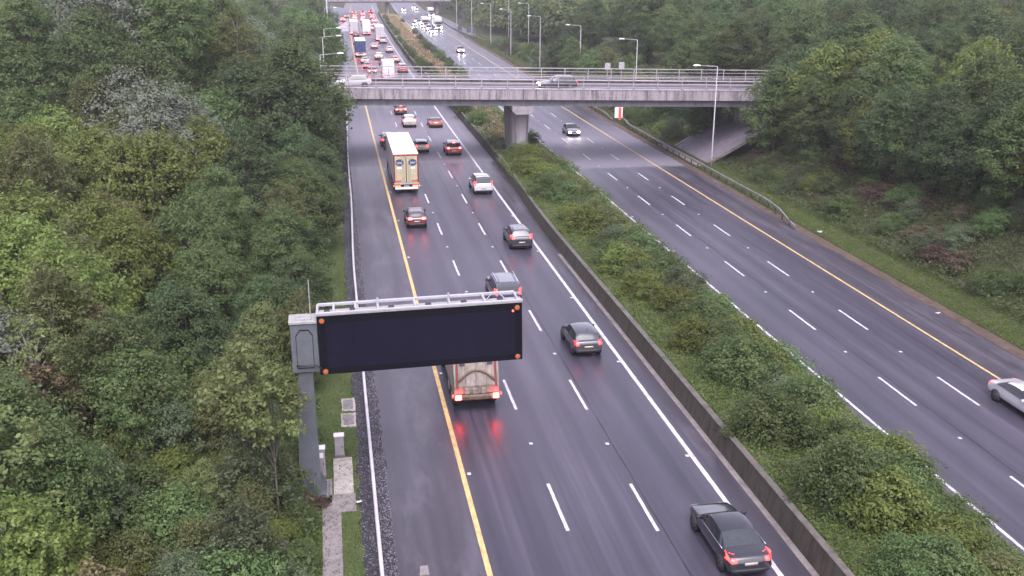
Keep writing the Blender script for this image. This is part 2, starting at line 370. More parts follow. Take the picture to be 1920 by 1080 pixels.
# far hatched gore and slip road on the left, slip road on the right
def poly(name,pts,z,material,parent=None):
    return MB().add([(t+cx(y),y,z) for t,y in pts],[tuple(range(len(pts)))]).build(name,material,parent,fix=False)
slip=struct(poly('slip_road',[(-3.4,318),(-0.1,352),(-0.6,420),(-0.6,520),(-14,560),(-13,500),(-9.5,440),(-8,372),(-5.6,345)],0.006,M['road_l']))
for k in range(9):
    y=352+k*8.5; a=-0.5; b=-0.5-(y-346)*0.0-min(6.2,max(0.6,(418-y)*0.10)); poly('hatch_bar',[(a,y),(a,y+3.6),(b,y-2.4),(b,y-6)],0.012,M['white'],slip)
poly('edge_line',[(-7.0,366),(-6.6,366),(-.4,430),(-.7,430)],0.012,M['white'],slip)
poly('edge_line',[(-8.6,420),(-8.3,420),(-9.6,500),(-9.9,500)],0.012,M['yellow'],slip)
slr=struct(poly('slip_road',[(41.2,296),(45.2,296),(43,335),(40.5,380),(39,450),(36.2,450),(36.0,372),(37.8,330)],-0.33,M['road_r']))
pts=rng(296,450,20)
# median ---------------------------------------------------------------------
def bo(y): return 0.85*sstep(78,116,y)*(1-sstep(170,230,y))
def mz(t,y):
    k=(t-12.85)/(21.75-12.85)
    z=0.95+(ZR+0.02-0.95)*sstep(0.12,1.0,k)
    z+=0.10*math.sin(y*0.7+t)*math.sin(t*1.3)*(1 if 0.05<k<0.9 else 0)
    z2=0.30+0.35*math.sin(max(0,min(1,k))*math.pi)+(ZR-0.28)*k
    q=sstep(205,240,y); return z*(1-q)+z2*q
def median(name,ts,ys,material):
    mb=MB(); n=len(ts); vs=[]
    for y in ys:
        for t in ts:
            k=min(1,max(0,(t-12.72)/8.8)); vs.append((t+bo(y)*(1-k)+cx(y),y,mz(t,y)))
    mb.add(vs,[(j*n+i,j*n+i+1,(j+1)*n+i+1,(j+1)*n+i) for j in range(len(ys)-1) for i in range(n-1)])
    return struct(mb.build(name,material,None,True,False))
median('median_bank',[12.72,13.3,14.2,15.2,16.2,17.2,18.2,19.2,20.2,21,21.55],rng(15,205,2.5),M['soil'])
median('median_bank',[12.72,14,15.5,17,18.5,20,21.45],rng(205,470,7),M['tan'])
# ------------------------------------------------------------------ median barrier
bar=thing('median_barrier','long mossy concrete barrier wall along the planted central reservation','barrier wall',(0,0,0))
def wall_piece(name,prof,y0,y1,step,material,par):
    ys=rng(y0,y1,step); n=len(prof); vs=[(t+bo(y)+cx(y),y,z) for y in ys for t,z in prof]
    fs=[(j*n+i,j*n+(i+1)%n,(j+1)*n+(i+1)%n,(j+1)*n+i) for j in range(len(ys)-1) for i in range(n)]
    fs+=[tuple(range(n)),tuple(range((len(ys)-1)*n,len(ys)*n))]
    return MB().add(vs,fs).build(name,material,par)
wallp=[(12.42,0.0),(12.55,1.06),(12.80,1.06),(12.86,-0.2),(12.42,-0.2)]
k=0
for y in rng(18,210,6)[:-1]:
    wall_piece('wall_panel',[(t+rnd.uniform(-.006,.006),z) for t,z in wallp],y+0.012,y+5.988,3,M['barrier'],bar)
    wall_piece('coping',[(12.52,1.06),(12.53,1.10),(12.82,1.11),(12.83,1.06)],y+0.01,y+5.99,3,M['barrier_top'],bar)
wall_piece('wall_panel',wallp,210,470,12,M['barrier'],bar); wall_piece('coping',[(12.52,1.06),(12.53,1.10),(12.82,1.11),(12.83,1.06)],210,470,12,M['barrier_top'],bar)
struct(ragged('drainage_channel',12.12,12.40,18,76,0.005,M['kerb'],0.015,2,'l',seed=9))
# ------------------------------------------------------------------ guard rails
def guardrail(name,label,tf,y0,y1,zg,post_step,mat_r,faceright,h=0.62,ends=True,w=0.15):
    g=thing(name,label,'guard rail',(tf(y0)+cx(y0),y0,zg)); gx,gy=tf(y0)+cx(y0),y0
    ys=rng(y0,y1,1.6); prof=[(-w/2,h-0.07),(-w/2,h+0.12),(-w/2+.03,h+.15),(w/2-.03,h+.15),(w/2,h+0.12),(w/2-.03,h+.03),(w/2,h-0.07),(0,h-.1)]
    vs=[];n=len(prof)
    for y in ys:
        dz=0
        if ends: dz=-(h-0.15)*(1-sstep(0,5,y-y0))*0.9 if ends in (1,3) else 0
        if ends in (2,3): dz+=-(h-0.15)*(1-sstep(0,5,y1-y))*0.9
        for a,z in prof: vs.append((tf(y)+cx(y)+a-gx,y-gy,z+dz))
    fs=[(j*n+i,j*n+(i+1)%n,(j+1)*n+(i+1)%n,(j+1)*n+i) for j in range(len(ys)-1) for i in range(n)]+[tuple(range(n)),tuple(range((len(ys)-1)*n,len(ys)*n))]
    MB().add(vs,fs).build('rail',mat_r,g)
    pm=MB().box(-.05,.05,-.06,.06,-0.1,h+.02).mesh('rail_post',M['dkpost'])
    for y in rng(y0+1.5,y1-1.5,post_step):
        o=link('rail_post',pm,g); o.location=(tf(y)+cx(y)-gx+(-.12 if faceright else .12)*0,y-gy,0)
    return g
guardrail('guard_rail','pale galvanised guard rail between the left hard shoulder and the grass verge',lambda y:-4.08+0.35*sstep(70,100,y)+0.55*sstep(100,165,y),16,164,0.0,3.2,M['rail_pale'],True,0.60,2)
guardrail('guard_rail','weathered guard rail with dark posts curving past the slope paving beside the far hard shoulder',lambda y:36.35-1.4*sstep(96,82,y)*0+0.0*y-1.2*(1-sstep(80,92,y))+0.9*sstep(138,146,y),82,145.5,ZR+0.05,2.2,M['rail_mossy'],False,0.62,1)
guardrail('guard_rail','far guard rail seen under the bridge behind the red and white marker board',lambda y:36.1,147,192,ZR+0.05,2.2,M['rail_mossy'],False,0.62,1)
guardrail('guard_rail','distant guard rail on the left verge beyond the bridge',lambda y:-4.4,262,330,0.0,4,M['galv'],True,0.6,3)
# ------------------------------------------------------------------ overbridge
SL=-0.0252
br=thing('road_bridge','grey concrete road bridge with steel parapets crossing both carriageways','bridge',(16.5,118,0)); BX,BY=16.5,118
def sbox(mb,x0,x1,y0,y1,z0,z1):
    f=lambda x,z:z+SL*x
    return mb.add([(x-BX,y-BY,f(x,z)) for x,y,z in ((x0,y0,z0),(x1,y0,z0),(x1,y1,z0),(x0,y1,z0),(x0,y0,z1),(x1,y0,z1),(x1,y1,z1),(x0,y1,z1))],
       [(0,3,2,1),(4,5,6,7),(0,1,5,4),(1,2,6,5),(2,3,7,6),(3,0,4,7)])
X0,X1=-16.0,58.0; Y0,Y1=113.3,123.3
for yy in (113.95,116.6,119.25,121.9): sbox(MB(),X0,X1,yy,yy+0.75,7.02,7.86).build('beam',M['conc'],br)
sbox(MB(),X0,X1,Y0+.25,Y1-.25,7.862,8.55).build('deck_slab',M['conc'],br)
n=12; px=(X1-X0)/n
for k in range(n):
    a=X0+k*px
    for y in (Y0,Y1-0.245):
        m=MB(); sbox(m,a+.012,a+px-.012,y,y+.245,7.80,8.95); m.build('fascia_panel',M['fascia'],br)
for y0_,y1_ in ((Y0-.05,Y0+.62),(Y1-.62,Y1+.05)):
    m=MB(); sbox(m,X0,X1,y0_,y1_,8.952,9.06); m.build('coping',M['parapet'],br)
m=MB(); sbox(m,X0,X1,Y0+.63,Y0+2.0,8.55,8.70); m.build('footpath',M['path'],br)
m=MB(); sbox(m,X0,X1,Y1-2.0,Y1-.63,8.55,8.70); m.build('footpath',M['path'],br)
m=MB(); sbox(m,X0,X1,Y0+2.0,Y1-2.0,8.552,8.58); m.build('road_surface',M['road_l'],br)
pp=MB().bbox(-.045,.045,-.07,.07,0,1.40,.015).mesh('parapet_post',M['parapet']); pb=MB().bbox(-.14,.14,-.12,.12,-.14,.03,.02).mesh('post_base',M['dkpost'])
for y in (Y0+.18,Y1-.18):
    for z,h,w in ((1.40,.09,.09),(0.98,.055,.05),(.58,.055,.05),(.22,.055,.05)):
        m=MB(); sbox(m,X0,X1,y-w/2,y+w/2,9.06+z-h,9.06+z); m.build('parapet_rail',M['parapet'],br)
    x=-14.78
    while x<57:
        o=link('parapet_post',pp,br); o.location=(x-BX,y-BY,9.062+SL*x)
        b=link('post_base',pb,o); b.location=(0,-.08 if y<118 else .08,0)
        x+=2.94
m=MB(); sbox(m,15.15,17.65,Y0-.15,Y1+.1,6.55,7.019); m.prism([(15.15-BX,6.13),(15.55-BX,5.75),(17.25-BX,5.75),(17.65-BX,6.13)],'y',Y0-.15-BY,Y1+.1-BY); m.build('crosshead',M['pier'],br)
oc=[(15.75,116.0),(16.15,115.3),(16.95,115.3),(17.35,116.0),(17.35,121.3),(16.95,122),(16.15,122),(15.75,121.3)]
m=MB(); top=[(x+(-.25 if x<16.5 else .25)-BX,y-BY,5.749) for x,y in oc]; bot=[(x-BX,y-BY,-.6) for x,y in oc]
m.add(bot+top,[tuple(range(8))[::-1],tuple(range(8,16))]+[(i,(i+1)%8,8+(i+1)%8,8+i) for i in range(8)]); m.build('pier',M['pier'],br)
for sx,xa in ((-1,-7.9),(1,48.5)):
    m=MB(); m.add([(x-BX,y-BY,z) for x,y,z in ((xa,Y0+.2,0 if sx<0 else 3),(xa+sx*1.2,Y0+.2,0 if sx<0 else 3),(xa+sx*1.2,Y1-.2,0 if sx<0 else 3),(xa,Y1-.2,0 if sx<0 else 3),(xa,Y0+.2,7.01+SL*xa),(xa+sx*1.2,Y0+.2,7.01+SL*xa),(xa+sx*1.2,Y1-.2,7.01+SL*xa),(xa,Y1-.2,7.01+SL*xa))],
      [(0,3,2,1),(4,5,6,7),(0,1,5,4),(1,2,6,5),(2,3,7,6),(3,0,4,7)]); m.build('abutment',M['conc'],br)
for yy in (116.3,121.0): MB().tube([(17.5-BX,yy-BY,5.7),(17.52-BX,yy-BY,.5)],.07,8).build('drain_pipe',M['dkpost'],br)
for yy in (113.7,116.97,119.6,122.2):
    MB().bbox(15.9-BX,16.9-BX,yy-.25-BY,yy+.25-BY,6.551,6.60,.01).build('bearing',M['dkpost'],br)
for xx in (-7.7,16.4,48.4):
    m=MB(); sbox(m,xx-.05,xx+.05,Y0-.06,Y0-.004,7.82,9.0); m.build('joint_strip',M['dkpost'],br)
# slope paving beneath both ends
def slopepave(label,t0,z0,t1,z1,y0,y1):
    o=thing('slope_paving',label,'paving',(t0+cx(118),118,z0)); ox=t0+cx(118); cx0=cx(118)
    nx,ny=7,8
    sm=MB()
    for i in range(nx):
        for j in range(ny):
            a,b=i/nx,(i+1)/nx; c=y0+(y1-y0)*j/ny; d=y0+(y1-y0)*(j+1)/ny; g=.012; dz=rnd.uniform(0,.012)
            A=t0+(t1-t0)*a; B=t0+(t1-t0)*b; s=1 if t1>t0 else -1; ZA=z0+(z1-z0)*a; ZB=z0+(z1-z0)*b
            MB().add([(x+cx0-ox,y-118,z-z0+dz) for x,y,z in ((A+s*g,c+g,ZA),(B-s*g,c+g,ZB),(B-s*g,d-g,ZB),(A+s*g,d-g,ZA),(A+s*g,c+g,ZA-.2),(B-s*g,c+g,ZB-.2),(B-s*g,d-g,ZB-.2),(A+s*g,d-g,ZA-.2))],
              [(0,1,2,3),(7,6,5,4),(0,4,5,1),(1,5,6,2),(2,6,7,3),(3,7,4,0)]).build('paving_slab',M['paving'],o)
    for c,d in ((y0-.45,y0-.02),(y1+.02,y1+.75)):
        MB().add([(x+cx0-ox,y-118,z-z0) for x,y,z in ((t0,c,z0+.08),(t1,c,z1+.08),(t1,d,z1+.08),(t0,d,z0+.08),(t0,c,z0-.3),(t1,c,z1-.3),(t1,d,z1-.3),(t0,d,z0-.3))],
          [(0,1,2,3),(7,6,5,4),(0,4,5,1),(1,5,6,2),(2,6,7,3),(3,7,4,0)]).build('edge_kerb',M['kerb'],o)
    return o
slopepave('dark paved slope beneath the right end of the bridge',38.2,-0.32,49.6,5.75,112.6,123.6)
slopepave('dark paved slope beneath the left end of the bridge, half hidden by trees',-4.55,0.03,-10.5,4.4,113.5,124.5)
struct(poly('paved_apron',[(36.4,110.5),(38.3,112.1),(38.3,124.4),(36.4,126)],ZR+.16,M['kerb']))
# far overbridge closing the view
fb=thing('road_bridge','far overbridge along the top edge with piers between the queues','bridge',(22,462,0))
MB().box(-60,80,0,13,4.9,5.9).build('beam',M['conc'],fb); MB().box(-60,80,-.5,-.02,5.4,7.4).build('fascia',M['fascia'],fb); MB().box(-60,80,13.02,13.4,5.4,7.4).build('fascia',M['fascia'],fb)
MB().box(-60,80,-.02,13.02,5.902,6.3).build('deck_slab',M['conc'],fb)
for x in (-.3,21.5): MB().bbox(x-.7,x+.7,3,10,-.6,4.9,.2).build('pier',M['pier'],fb)
# ------------------------------------------------------------------ variable message sign on its cantilever
vx,vy=-6.8,40.35
vm=thing('message_sign','large black blank variable message sign on a grey cantilever column','road sign',(vx,vy,0.1))
def V(m,name,mt,par=vm,smooth=False): return m.build(name,mt,par,smooth)
def loc(x,y,z): return (x-vx,y-vy,z-.1)
def taper(mb,b,t):   # b,t=(x0,x1,y0,y1,z)
    vs=[loc(*p) for p in ((b[0],b[2],b[4]),(b[1],b[2],b[4]),(b[1],b[3],b[4]),(b[0],b[3],b[4]),(t[0],t[2],t[4]),(t[1],t[2],t[4]),(t[1],t[3],t[4]),(t[0],t[3],t[4]))]
    return mb.add(vs,[(0,3,2,1),(4,5,6,7),(0,1,5,4),(1,2,6,5),(2,3,7,6),(3,0,4,7)])
V(taper(MB(),(-7.28,-6.32,40.15,40.85,.16),(-6.98,-6.38,40.2,40.75,5.9)),'column',M['signgrey'])
V(MB().bbox(*[a-b for a,b in zip((-7.55,-5.98),(vx,vx))],39.75-vy,41.2-vy,-.02,.06,.01),'base_plate',M['signgrey'])
for x,dx in ((-7.28,-.28),(-6.32,.26)):
    for y in (40.2,40.5,40.8):
        V(MB().prism([(x-vx,.05),(x+dx-vx,.05),(x-vx+dx*.12,.75),(x-vx,.75)],'y',y-vy-.015,y-vy+.015),'gusset',M['signgrey'])
for x in (-7.0,-6.6): V(MB().prism([(40.15-vy,.05),(39.85-vy,.05),(40.12-vy,.75),(40.15-vy,.75)],'x',x-vx-.015,x-vx+.015),'gusset',M['signgrey'])
bt=MB().tube([(0,0,0),(0,0,.10)],.03,6).mesh('anchor_bolt',M['signpale'])
for i in range(5):
    for x in (-7.47,-6.06): o=link('anchor_bolt',bt,vm); o.location=(x-vx,39.85+.3*i-vy,.06)
V(MB().bbox(-7.45-vx,-5.85-vx,39.35-vy,41.5-vy,-.45,-.03,.03),'plinth',M['path'])
# head box
V(MB().bbox(*[x-vx for x in (-7.19,-6.02)],40.05-vy,40.95-vy,5.9-.1,8.05-.1,.02),'head_box',M['signgrey'])
V(MB().bbox(*[x-vx for x in (-7.24,-6.0)],39.99-vy,41.0-vy,8.055-.1,8.18-.1,.015),'lid',M['signpale'])
V(MB().bbox(*[x-vx for x in (-6.95,-6.3)],40.2-vy,40.75-vy,8.181-.1,8.215-.1,.012),'hatch',M['signpale'])
oct_=[(-6.98,6.1),(-6.28,6.1),(-6.28,7.55),(-6.45,7.8),(-6.81,7.8),(-6.98,7.55)]
V(MB().prism([(x-vx,z-.1) for x,z in oct_],'y',40.02-vy,40.048-vy),'access_panel',M['matt'])
V(MB().prism([(x*.94+.06*-6.63-vx,(z-6.9)*.95+6.9-.1) for x,z in oct_],'y',40.005-vy,40.019-vy),'access_door',M['signgrey'])
V(MB().tube([loc(-6.35,40.7,8.1),loc(-6.35,40.7,9.75)],.025,6),'aerial',M['signpale'])
V(MB().tube([loc(-7.0,40.0,6.25),loc(-6.8,39.85,6.28),loc(-6.5,39.8,6.3),loc(-6.15,39.85,6.25),loc(-5.95,39.9,6.05)],.035,6,True),'cable',M['black'],vm,True)
# display, tilted very slightly
tl=math.atan2(.13,8.65)
disp=MB(); disp.m=Matrix.Translation(loc(-5.97,39.95,0.1))@Matrix.Rotation(-tl,4,'Y')
DZ0,DZ1=5.68,8.30
disp.bbox(0,8.62,0,.62,DZ0,DZ1,.03); V(disp,'display_housing',M['matt'])
def DB(): m=MB(); m.m=Matrix.Translation(loc(-5.97,39.95,0.1))@Matrix.Rotation(-tl,4,'Y'); return m
V(DB().box(.36,8.26,-.012,-.002,DZ0+.30,DZ1-.36),'display_panel',M['display'])
for x in (.36,.75,3.1,5.5,7.9,8.26): V(DB().box(x-.012,x+.012,-.018,-.0125,DZ0+.30,DZ1-.36),'panel_joint',M['displine'])
for z in (DZ0+.30,DZ0+.72,DZ1-.36): V(DB().box(.36,8.26,-.0185,-.0130,z-.008,z+.008),'panel_joint',M['displine'])
for x,z in ((.21,DZ1-.22),(8.40,DZ1-.22),(.22,DZ0+.15),(8.40,DZ0+.17)):
    V(DB().tube([(x,-.05,z),(x,.0,z)],.125,20),'lantern_ring',M['black']); V(DB().tube([(x,-.075,z),(x,-.052,z)],[.085,.105],16),'amber_lantern',M['amber'])
V(DB().tube([(8.22,-.04,DZ1-.36),(8.22,0,DZ1-.36)],.045,12),'red_indicator',M['redled'])
V(DB().box(-.02,8.64,-.04,.60,DZ1+.002,DZ1+.05),'top_ledge',M['signpale'])
zt=DZ1+.32
V(DB().bbox(-.02,8.64,-.03,.07,DZ1+.055,DZ1+.14,.01),'frame_rail',M['signwhite']); V(DB().bbox(.05,8.45,1.0,1.13,zt-.26,zt-.14,.01),'frame_rail',M['signwhite'])
for i,x in enumerate((.05,.72,1.62,2.55,4.1,5.55,7.05,8.45)):
    V(DB().tube([(x,.0,DZ1+.1),(x,1.06,zt-.2)],.055,6),'cross_bar',M['signwhite']); 
for x in (2.55,5.55): V(DB().tube([(x,.6,DZ1+.12),(x,.6,DZ1+.42)],.05,8),'lifting_eye',M['signwhite'])
for x in (.45,1.5,3.1,4.65,6.15,7.7): V(DB().bbox(x-.12,x+.12,.10,.32,DZ1+.055,DZ1+.16,.015),'bracket',M['black'])
V(DB().tube([(7.1,.3,DZ1+.08),(7.5,.95,DZ1+.2)],.02,6),'strut',M['signwhite']); V(DB().tube([(7.95,.3,DZ1+.08),(7.75,.95,DZ1+.2)],.02,6),'strut',M['signwhite'])
V(DB().box(-.10,8.5,.63,.95,DZ0+.5,DZ0+.85),'boom',M['signgrey']); V(DB().box(-.10,8.5,.63,.95,DZ1-.7,DZ1-.35),'boom',M['signgrey'])
# ------------------------------------------------------------------ furniture on the verge
def cabinet(x0,x1,y,d,h,label):
    o=thing('cabinet',label,'cabinet',((x0+x1)/2,y+d/2,.06)); w=(x1-x0)/2
    MB().bbox(-w,w,-d/2,d/2,.06,h,.012).build('body',M['cab'],o); MB().bbox(-w-.03,w+.03,-d/2-.03,d/2+.03,h+.001,h+.07,.015).build('lid',M['cabtop'],o)
    MB().box(-w-.02,w+.02,-d/2-.02,d/2+.02,-.1,.058).build('plinth',M['path'],o)
    MB().bbox(-w+.04,w-.04,-d/2-.012,-d/2-.001,.12,h*.62,.006).build('door',M['cab'],o); MB().bbox(w-.11,w-.08,-d/2-.035,-d/2-.013,h*.42,h*.55,.006).build('handle',M['black'],o)
    return o
cabinet(-5.70,-5.27,43.65,.32,1.0,'short grey cabinet with a white lid at the end of the pale slab')
c2=cabinet(-6.46,-6.13,41.75,.36,1.35,'tall cabinet half hidden behind the message sign column'); MB().bbox(-.10,.10,-.195,-.182,.95,1.2,.004).build('label_plate',M['wboard'],c2)
sl=thing('concrete_slab','pale concrete hardstanding beside the message sign column','slab',(-5.3,41,0))
MB().bbox(-5.80+5.3,-4.92+5.3,40.05-41,43.45-41,-.05,.085,.015).build('slab_panel',M['slab'],sl); MB().bbox(-6.3+5.3,-4.86+5.3,38.55-41,40.03-41,-.05,.07,.015).build('slab_panel',M['path'],sl)
pa=thing('footpath','narrow cracked concrete path leading to the message sign column','path',(-5.9,34,0))
for k in range(6):
    y=38.53-1.8*k; MB().bbox(-6.29+5.9+rnd.uniform(-.02,.02),-5.50+5.9,y-1.785-34,y-34,-.06,.06+rnd.uniform(0,.012),.012).build('path_panel',M['path'],pa)
def chamber(x0,x1,y0,y1,label):
    o=thing('chamber_cover',label,'manhole cover',((x0+x1)/2,(y0+y1)/2,.02)); w,d=(x1-x0)/2,(y1-y0)/2
    r=random.Random(label); P=[]
    for k in range(20):
        a=k/20*4; s=int(a); f=a-s; q=[(-1+2*f,-1),(1,-1+2*f),(1-2*f,1),(-1,1-2*f)][s]; P.append((q[0]*w*(1+r.uniform(-.06,.1)),q[1]*d*(1+r.uniform(-.06,.08))))
    MB().prism(P,'z',-.05,.02).build('surround',M['slab'],o)
    MB().bbox(-w*.70,w*.70,-d*.68,-.012,.021,.05,.008).build('cover_plate',M['cover'],o); MB().bbox(-w*.70,w*.70,.012,d*.68,.021,.05,.008).build('cover_plate',M['cover'],o)
chamber(-5.30,-4.62,48.75,50.35,'chamber cover with concrete surround, the farther of two on the verge')
chamber(-5.36,-4.62,46.85,48.45,'chamber cover with concrete surround, the nearer of two on the verge')
# lamp posts
def lamp_post(h,arm,label,group):
    o=thing('street_lamp',label,'street lamp',(0,0,0),0,group)
    MB().tube([(0,0,-.3),(0,0,1.2),(0,0,1.25),(0,0,h)],[.11,.11,.085,.055],10).build('pole',M['postgrey'],o,True)
    MB().tube([(0,0,h-.03),(-.15,0,h+.03),(-arm,0,h+.16)],[.05,.045,.035],8).build('arm',M['postgrey'],o,True)
    l=MB(); l.prism([(-arm-.75,h+.14),(-arm+.05,h+.12),(-arm+.05,h+.24),(-arm-.35,h+.30),(-arm-.7,h+.24)],'y',-.16,.16); l.build('lantern',M['lamp'],o)
    return o
lp=lamp_post(11.3,2.1,'tall street lamp before the right end of the bridge, nearest on that side','street lamps on the right verge'); lp.location=(38.1,110.2,-.25)
for k,(t,y,hh) in enumerate(((40.1,149,-.1),(39.8,184,-.1),(39.0,218,-.2),(38.3,252,-.3),(38.5,288,-.3),(37.6,324,-.35),(36.9,362,-.4))):
    dup(lp,(t+cx(y),y,hh),0,['slim street lamp just beyond the right end of the bridge','street lamp rising behind the bridge parapet, third along the right verge','street lamp past the bridge, fourth along the right verge','street lamp in the distance, fifth along the right verge','distant street lamp beside the start of the right slip road','distant street lamp behind the backed road sign on the right','farthest street lamp on the right, above the oncoming lorry'][k])
for k,(x,y) in enumerate(((46,270),(46.5,306),(47,342))):
    dup(lp,(x+cx(y),y,.4),0,['street lamp set back among trees, nearest beside the slip road','street lamp set back beyond the slip road, middle one','street lamp set back beyond the slip road, farthest one'][k],'street lamps by the right slip road')
dup(lp,(74,201,4.4),0,'lone lamp lantern showing above the trees on the far right','street lamps of other roads'); dup(lp,(-44,214,3.0),R(180),'lone lamp beside the straw clearing in the left wood','street lamps of other roads')
for k,(t,y) in enumerate(((-6.3,126.5),(-6.2,157),(-6.1,176),(-6.6,254))):
    dup(lp,(t+cx(y),y,.2),R(180),['street lamp on the left whose lantern hangs above the bridge','street lamp on the left verge, second past the bridge','street lamp on the left verge, third past the bridge','tall street lamp beside the hatched gore'][k],'street lamps on the left verge')
# mast on the left
ma=thing('mast','tall grey mast at the edge of the left verge beyond the bridge','mast',(-5.9+cx(240),240,0)); MB().tube([(0,0,-.3),(0,0,8),(0,0,8.05),(0,0,22)],[.26,.22,.17,.12],10).build('pole',M['postgrey'],ma,True); MB().bbox(-.35,.35,-.35,.35,-.3,.15,.03).build('base',M['path'],ma)
# road signs
def text_mesh(txt,size,material,name,parent,locn,rot):
    cu=bpy.data.curves.new(name,'FONT'); cu.body=txt; cu.size=size; cu.align_x='CENTER'; cu.align_y='CENTER'; cu.extrude=.006; cu.resolution_u=2
    o=bpy.data.objects.new(name,cu); COL.objects.link(o); dg=bpy.context.evaluated_depsgraph_get(); me=bpy.data.meshes.new_from_object(o.evaluated_get(dg)); bpy.data.objects.remove(o)
    me.materials.clear(); me.materials.append(material); q=link(name,me,parent); q.location=locn; q.rotation_euler=rot; return q
sg=thing('road_sign','orange diamond warning sign above a round limit sign on the left verge','road sign',(-4.35+cx(243),243,0))
MB().tube([(0,.06,-.2),(0,.06,6.1)],.045,8).build('pole',M['postgrey'],sg)
MB().prism([(0,4.75),(.72,5.47),(0,6.19),(-.72,5.47)],'y',-.03,.0).build('diamond_board',M['orange'],sg)
MB().box(-.06,.06,-.05,-.031,5.2,5.75).build('symbol',M['black'],sg)
MB().tube([(0,-.05,4.25),(0,-.02,4.25)],.58,24).build('round_board',M['red'],sg); MB().tube([(0,-.07,4.25),(0,-.051,4.25)],.44,24).build('round_face',M['wboard'],sg)
text_mesh('60',.55,M['black'],'numerals',sg,(0,-.08,4.25),(R(90),0,0))
mb_=thing('marker_board','white marker board with a red upright bar at the guard rail end','marker board',(36.75+cx(146),146,ZR+.1))
MB().bbox(-.62,.62,0,.06,.55,2.15,.015).build('board',M['wboard'],mb_); MB().bbox(-.02,.38,-.03,-.002,.25,2.12,.01).build('red_bar',M['red'],mb_); MB().tube([(-.4,.09,-.3),(-.4,.09,1.8)],.035,8).build('post',M['dkpost'],mb_); MB().tube([(.4,.09,-.3),(.4,.09,1.8)],.035,8).build('post',M['dkpost'],mb_)
def backed(label,t,y,w,z0,z1,gable=0,mt='dkboard'):
    o=thing('road_sign',label,'road sign',(t+cx(y),y,gz(t,y)))
    MB().bbox(-w/2,w/2,-.03,.03,z0,z1,.01).build('board',M[mt],o)
    if gable: MB().prism([(-w/2*.9,z1+.05),(w/2*.9,z1+.05),(0,z1+.05+gable)],'y',-.03,.03).build('triangle_board',M[mt],o)
    for s in (-.35,.35): MB().tube([(s*w,.06,-.3),(s*w,.06,z1)],.05,8).build('post',M['dkpost'],o)
    return o
backed('back of a dark road sign with a triangle above it beside the slip road nose',36.1,345,1.5,.9,2.1,.9)
backed('wide dark back of a road sign on two posts by the right verge',37.6,327,2.6,1.2,2.8)
backed('grey board standing far off below the right hand trees',43.5,395,2.4,1.5,4.2)
for x,lb in ((29.2,'left one of two grey sign backs standing beyond the bridge parapet'),(31.0,'right one of two grey sign backs standing beyond the bridge parapet')):
    o=thing('road_sign',lb,'road sign',(x,124.4,6.0)); MB().bbox(-.36,.36,-.02,.02,3.45,4.25 if x<30 else 4.35,.01).build('board',M['galv'],o); MB().tube([(0,.05,0),(0,.05,4.3)],.045,8).build('post',M['galv'],o)
o=thing('marker_board','small white and blue board at the wood edge below the left end of the bridge','marker board',(-4.75+cx(158),158,0)); MB().bbox(-.55,.55,-.03,.0,.9,1.5,.01).build('board',M['bluesign'],o); MB().bbox(-.55,.55,-.03,.0,1.52,1.8,.01).build('white_board',M['wboard'],o); MB().tube([(0,.04,-.2),(0,.04,1.7)],.04,8).build('post',M['postgrey'],o)
# litter
def litter(label,t,y,z,sx,sy,rz):
    m=MB(); r=random.Random(label); pts=[]
    for j in range(5):
        for i in range(4): pts.append(((i/3-.5)*sx,(j/4-.5)*sy,.03+r.uniform(0,.06)))
    m.add(pts,[(j*4+i,j*4+i+1,(j+1)*4+i+1,(j+1)*4+i) for j in range(4) for i in range(3)])
    o=m.build('litter',M['litter'],None,False,False); o.location=(t+cx(y),y,z); o.rotation_euler=(0,0,rz); tag(o,label,'litter')
litter('long pale scrap lying in the median plants',14.6,105,1.0,.2,1.9,.5)
litter('white scrap on the left verge beside the guard rail',-4.75,39.2,.02,.24,.16,.3)
litter('white scrap on the far grass verge',36.9,80.5,ZR+.1,.6,.4,.9)
litter('pale scrap at the edge of the right hard shoulder',35.0,59,ZR+.02,.35,.18,.2)
# ------------------------------------------------------------------ vehicles
def paint(name,c,rough=0.22,coat=1.0,metal=0.0): return mat(name,c,rough,metal,var=0.05,scale=1.2,coat=coat)
P={'black':paint('black car paint',(0.014,0.014,0.020)),'charcoal':paint('charcoal car paint',(0.035,0.035,0.045)),'greydk':paint('grey car paint',(0.07,0.068,0.082)),
 'silver':paint('silver car paint',(0.20,0.20,0.22),0.3,0.5,0.3),'white':paint('white car paint',(0.44,0.43,0.45)),'cream':paint('cream car paint',(0.38,0.33,0.28)),
 'red':paint('red car paint',(0.24,0.008,0.010)),'dkred':paint('dark red car paint',(0.085,0.008,0.012)),'orange':paint('orange car paint',(0.34,0.065,0.018)),
 'navy':paint('navy car paint',(0.02,0.024,0.06)),'blue':paint('blue curtain',(0.03,0.04,0.13),0.55,0.0)}
M['glass']=mat('tinted window glass',(0.020,0.022,0.028),0.07,var=0.05,spec=0.6)
M['glass_rear']=mat('rear window glass',(0.032,0.037,0.042),0.10,var=0.1,spec=0.7)
M['tyre']=mat('tyre rubber',(0.016,0.016,0.017),0.85,var=0.2); M['rim']=mat('alloy rim',(0.30,0.30,0.32),0.4,metal=0.6,var=0.08)
M['trim']=mat('dark lower trim',(0.018,0.018,0.021),0.55,var=0.15)
M['plate']=mat('number plate',(0.36,0.32,0.24),0.45,var=0.06); M['chrome']=mat('chrome strip',(0.6,0.6,0.62),0.2,metal=0.9)
M['tail']=mat('lit tail lamp',(0.5,0.02,0.015),0.25,emit=(1.0,0.02,0.018),estr=5.0)
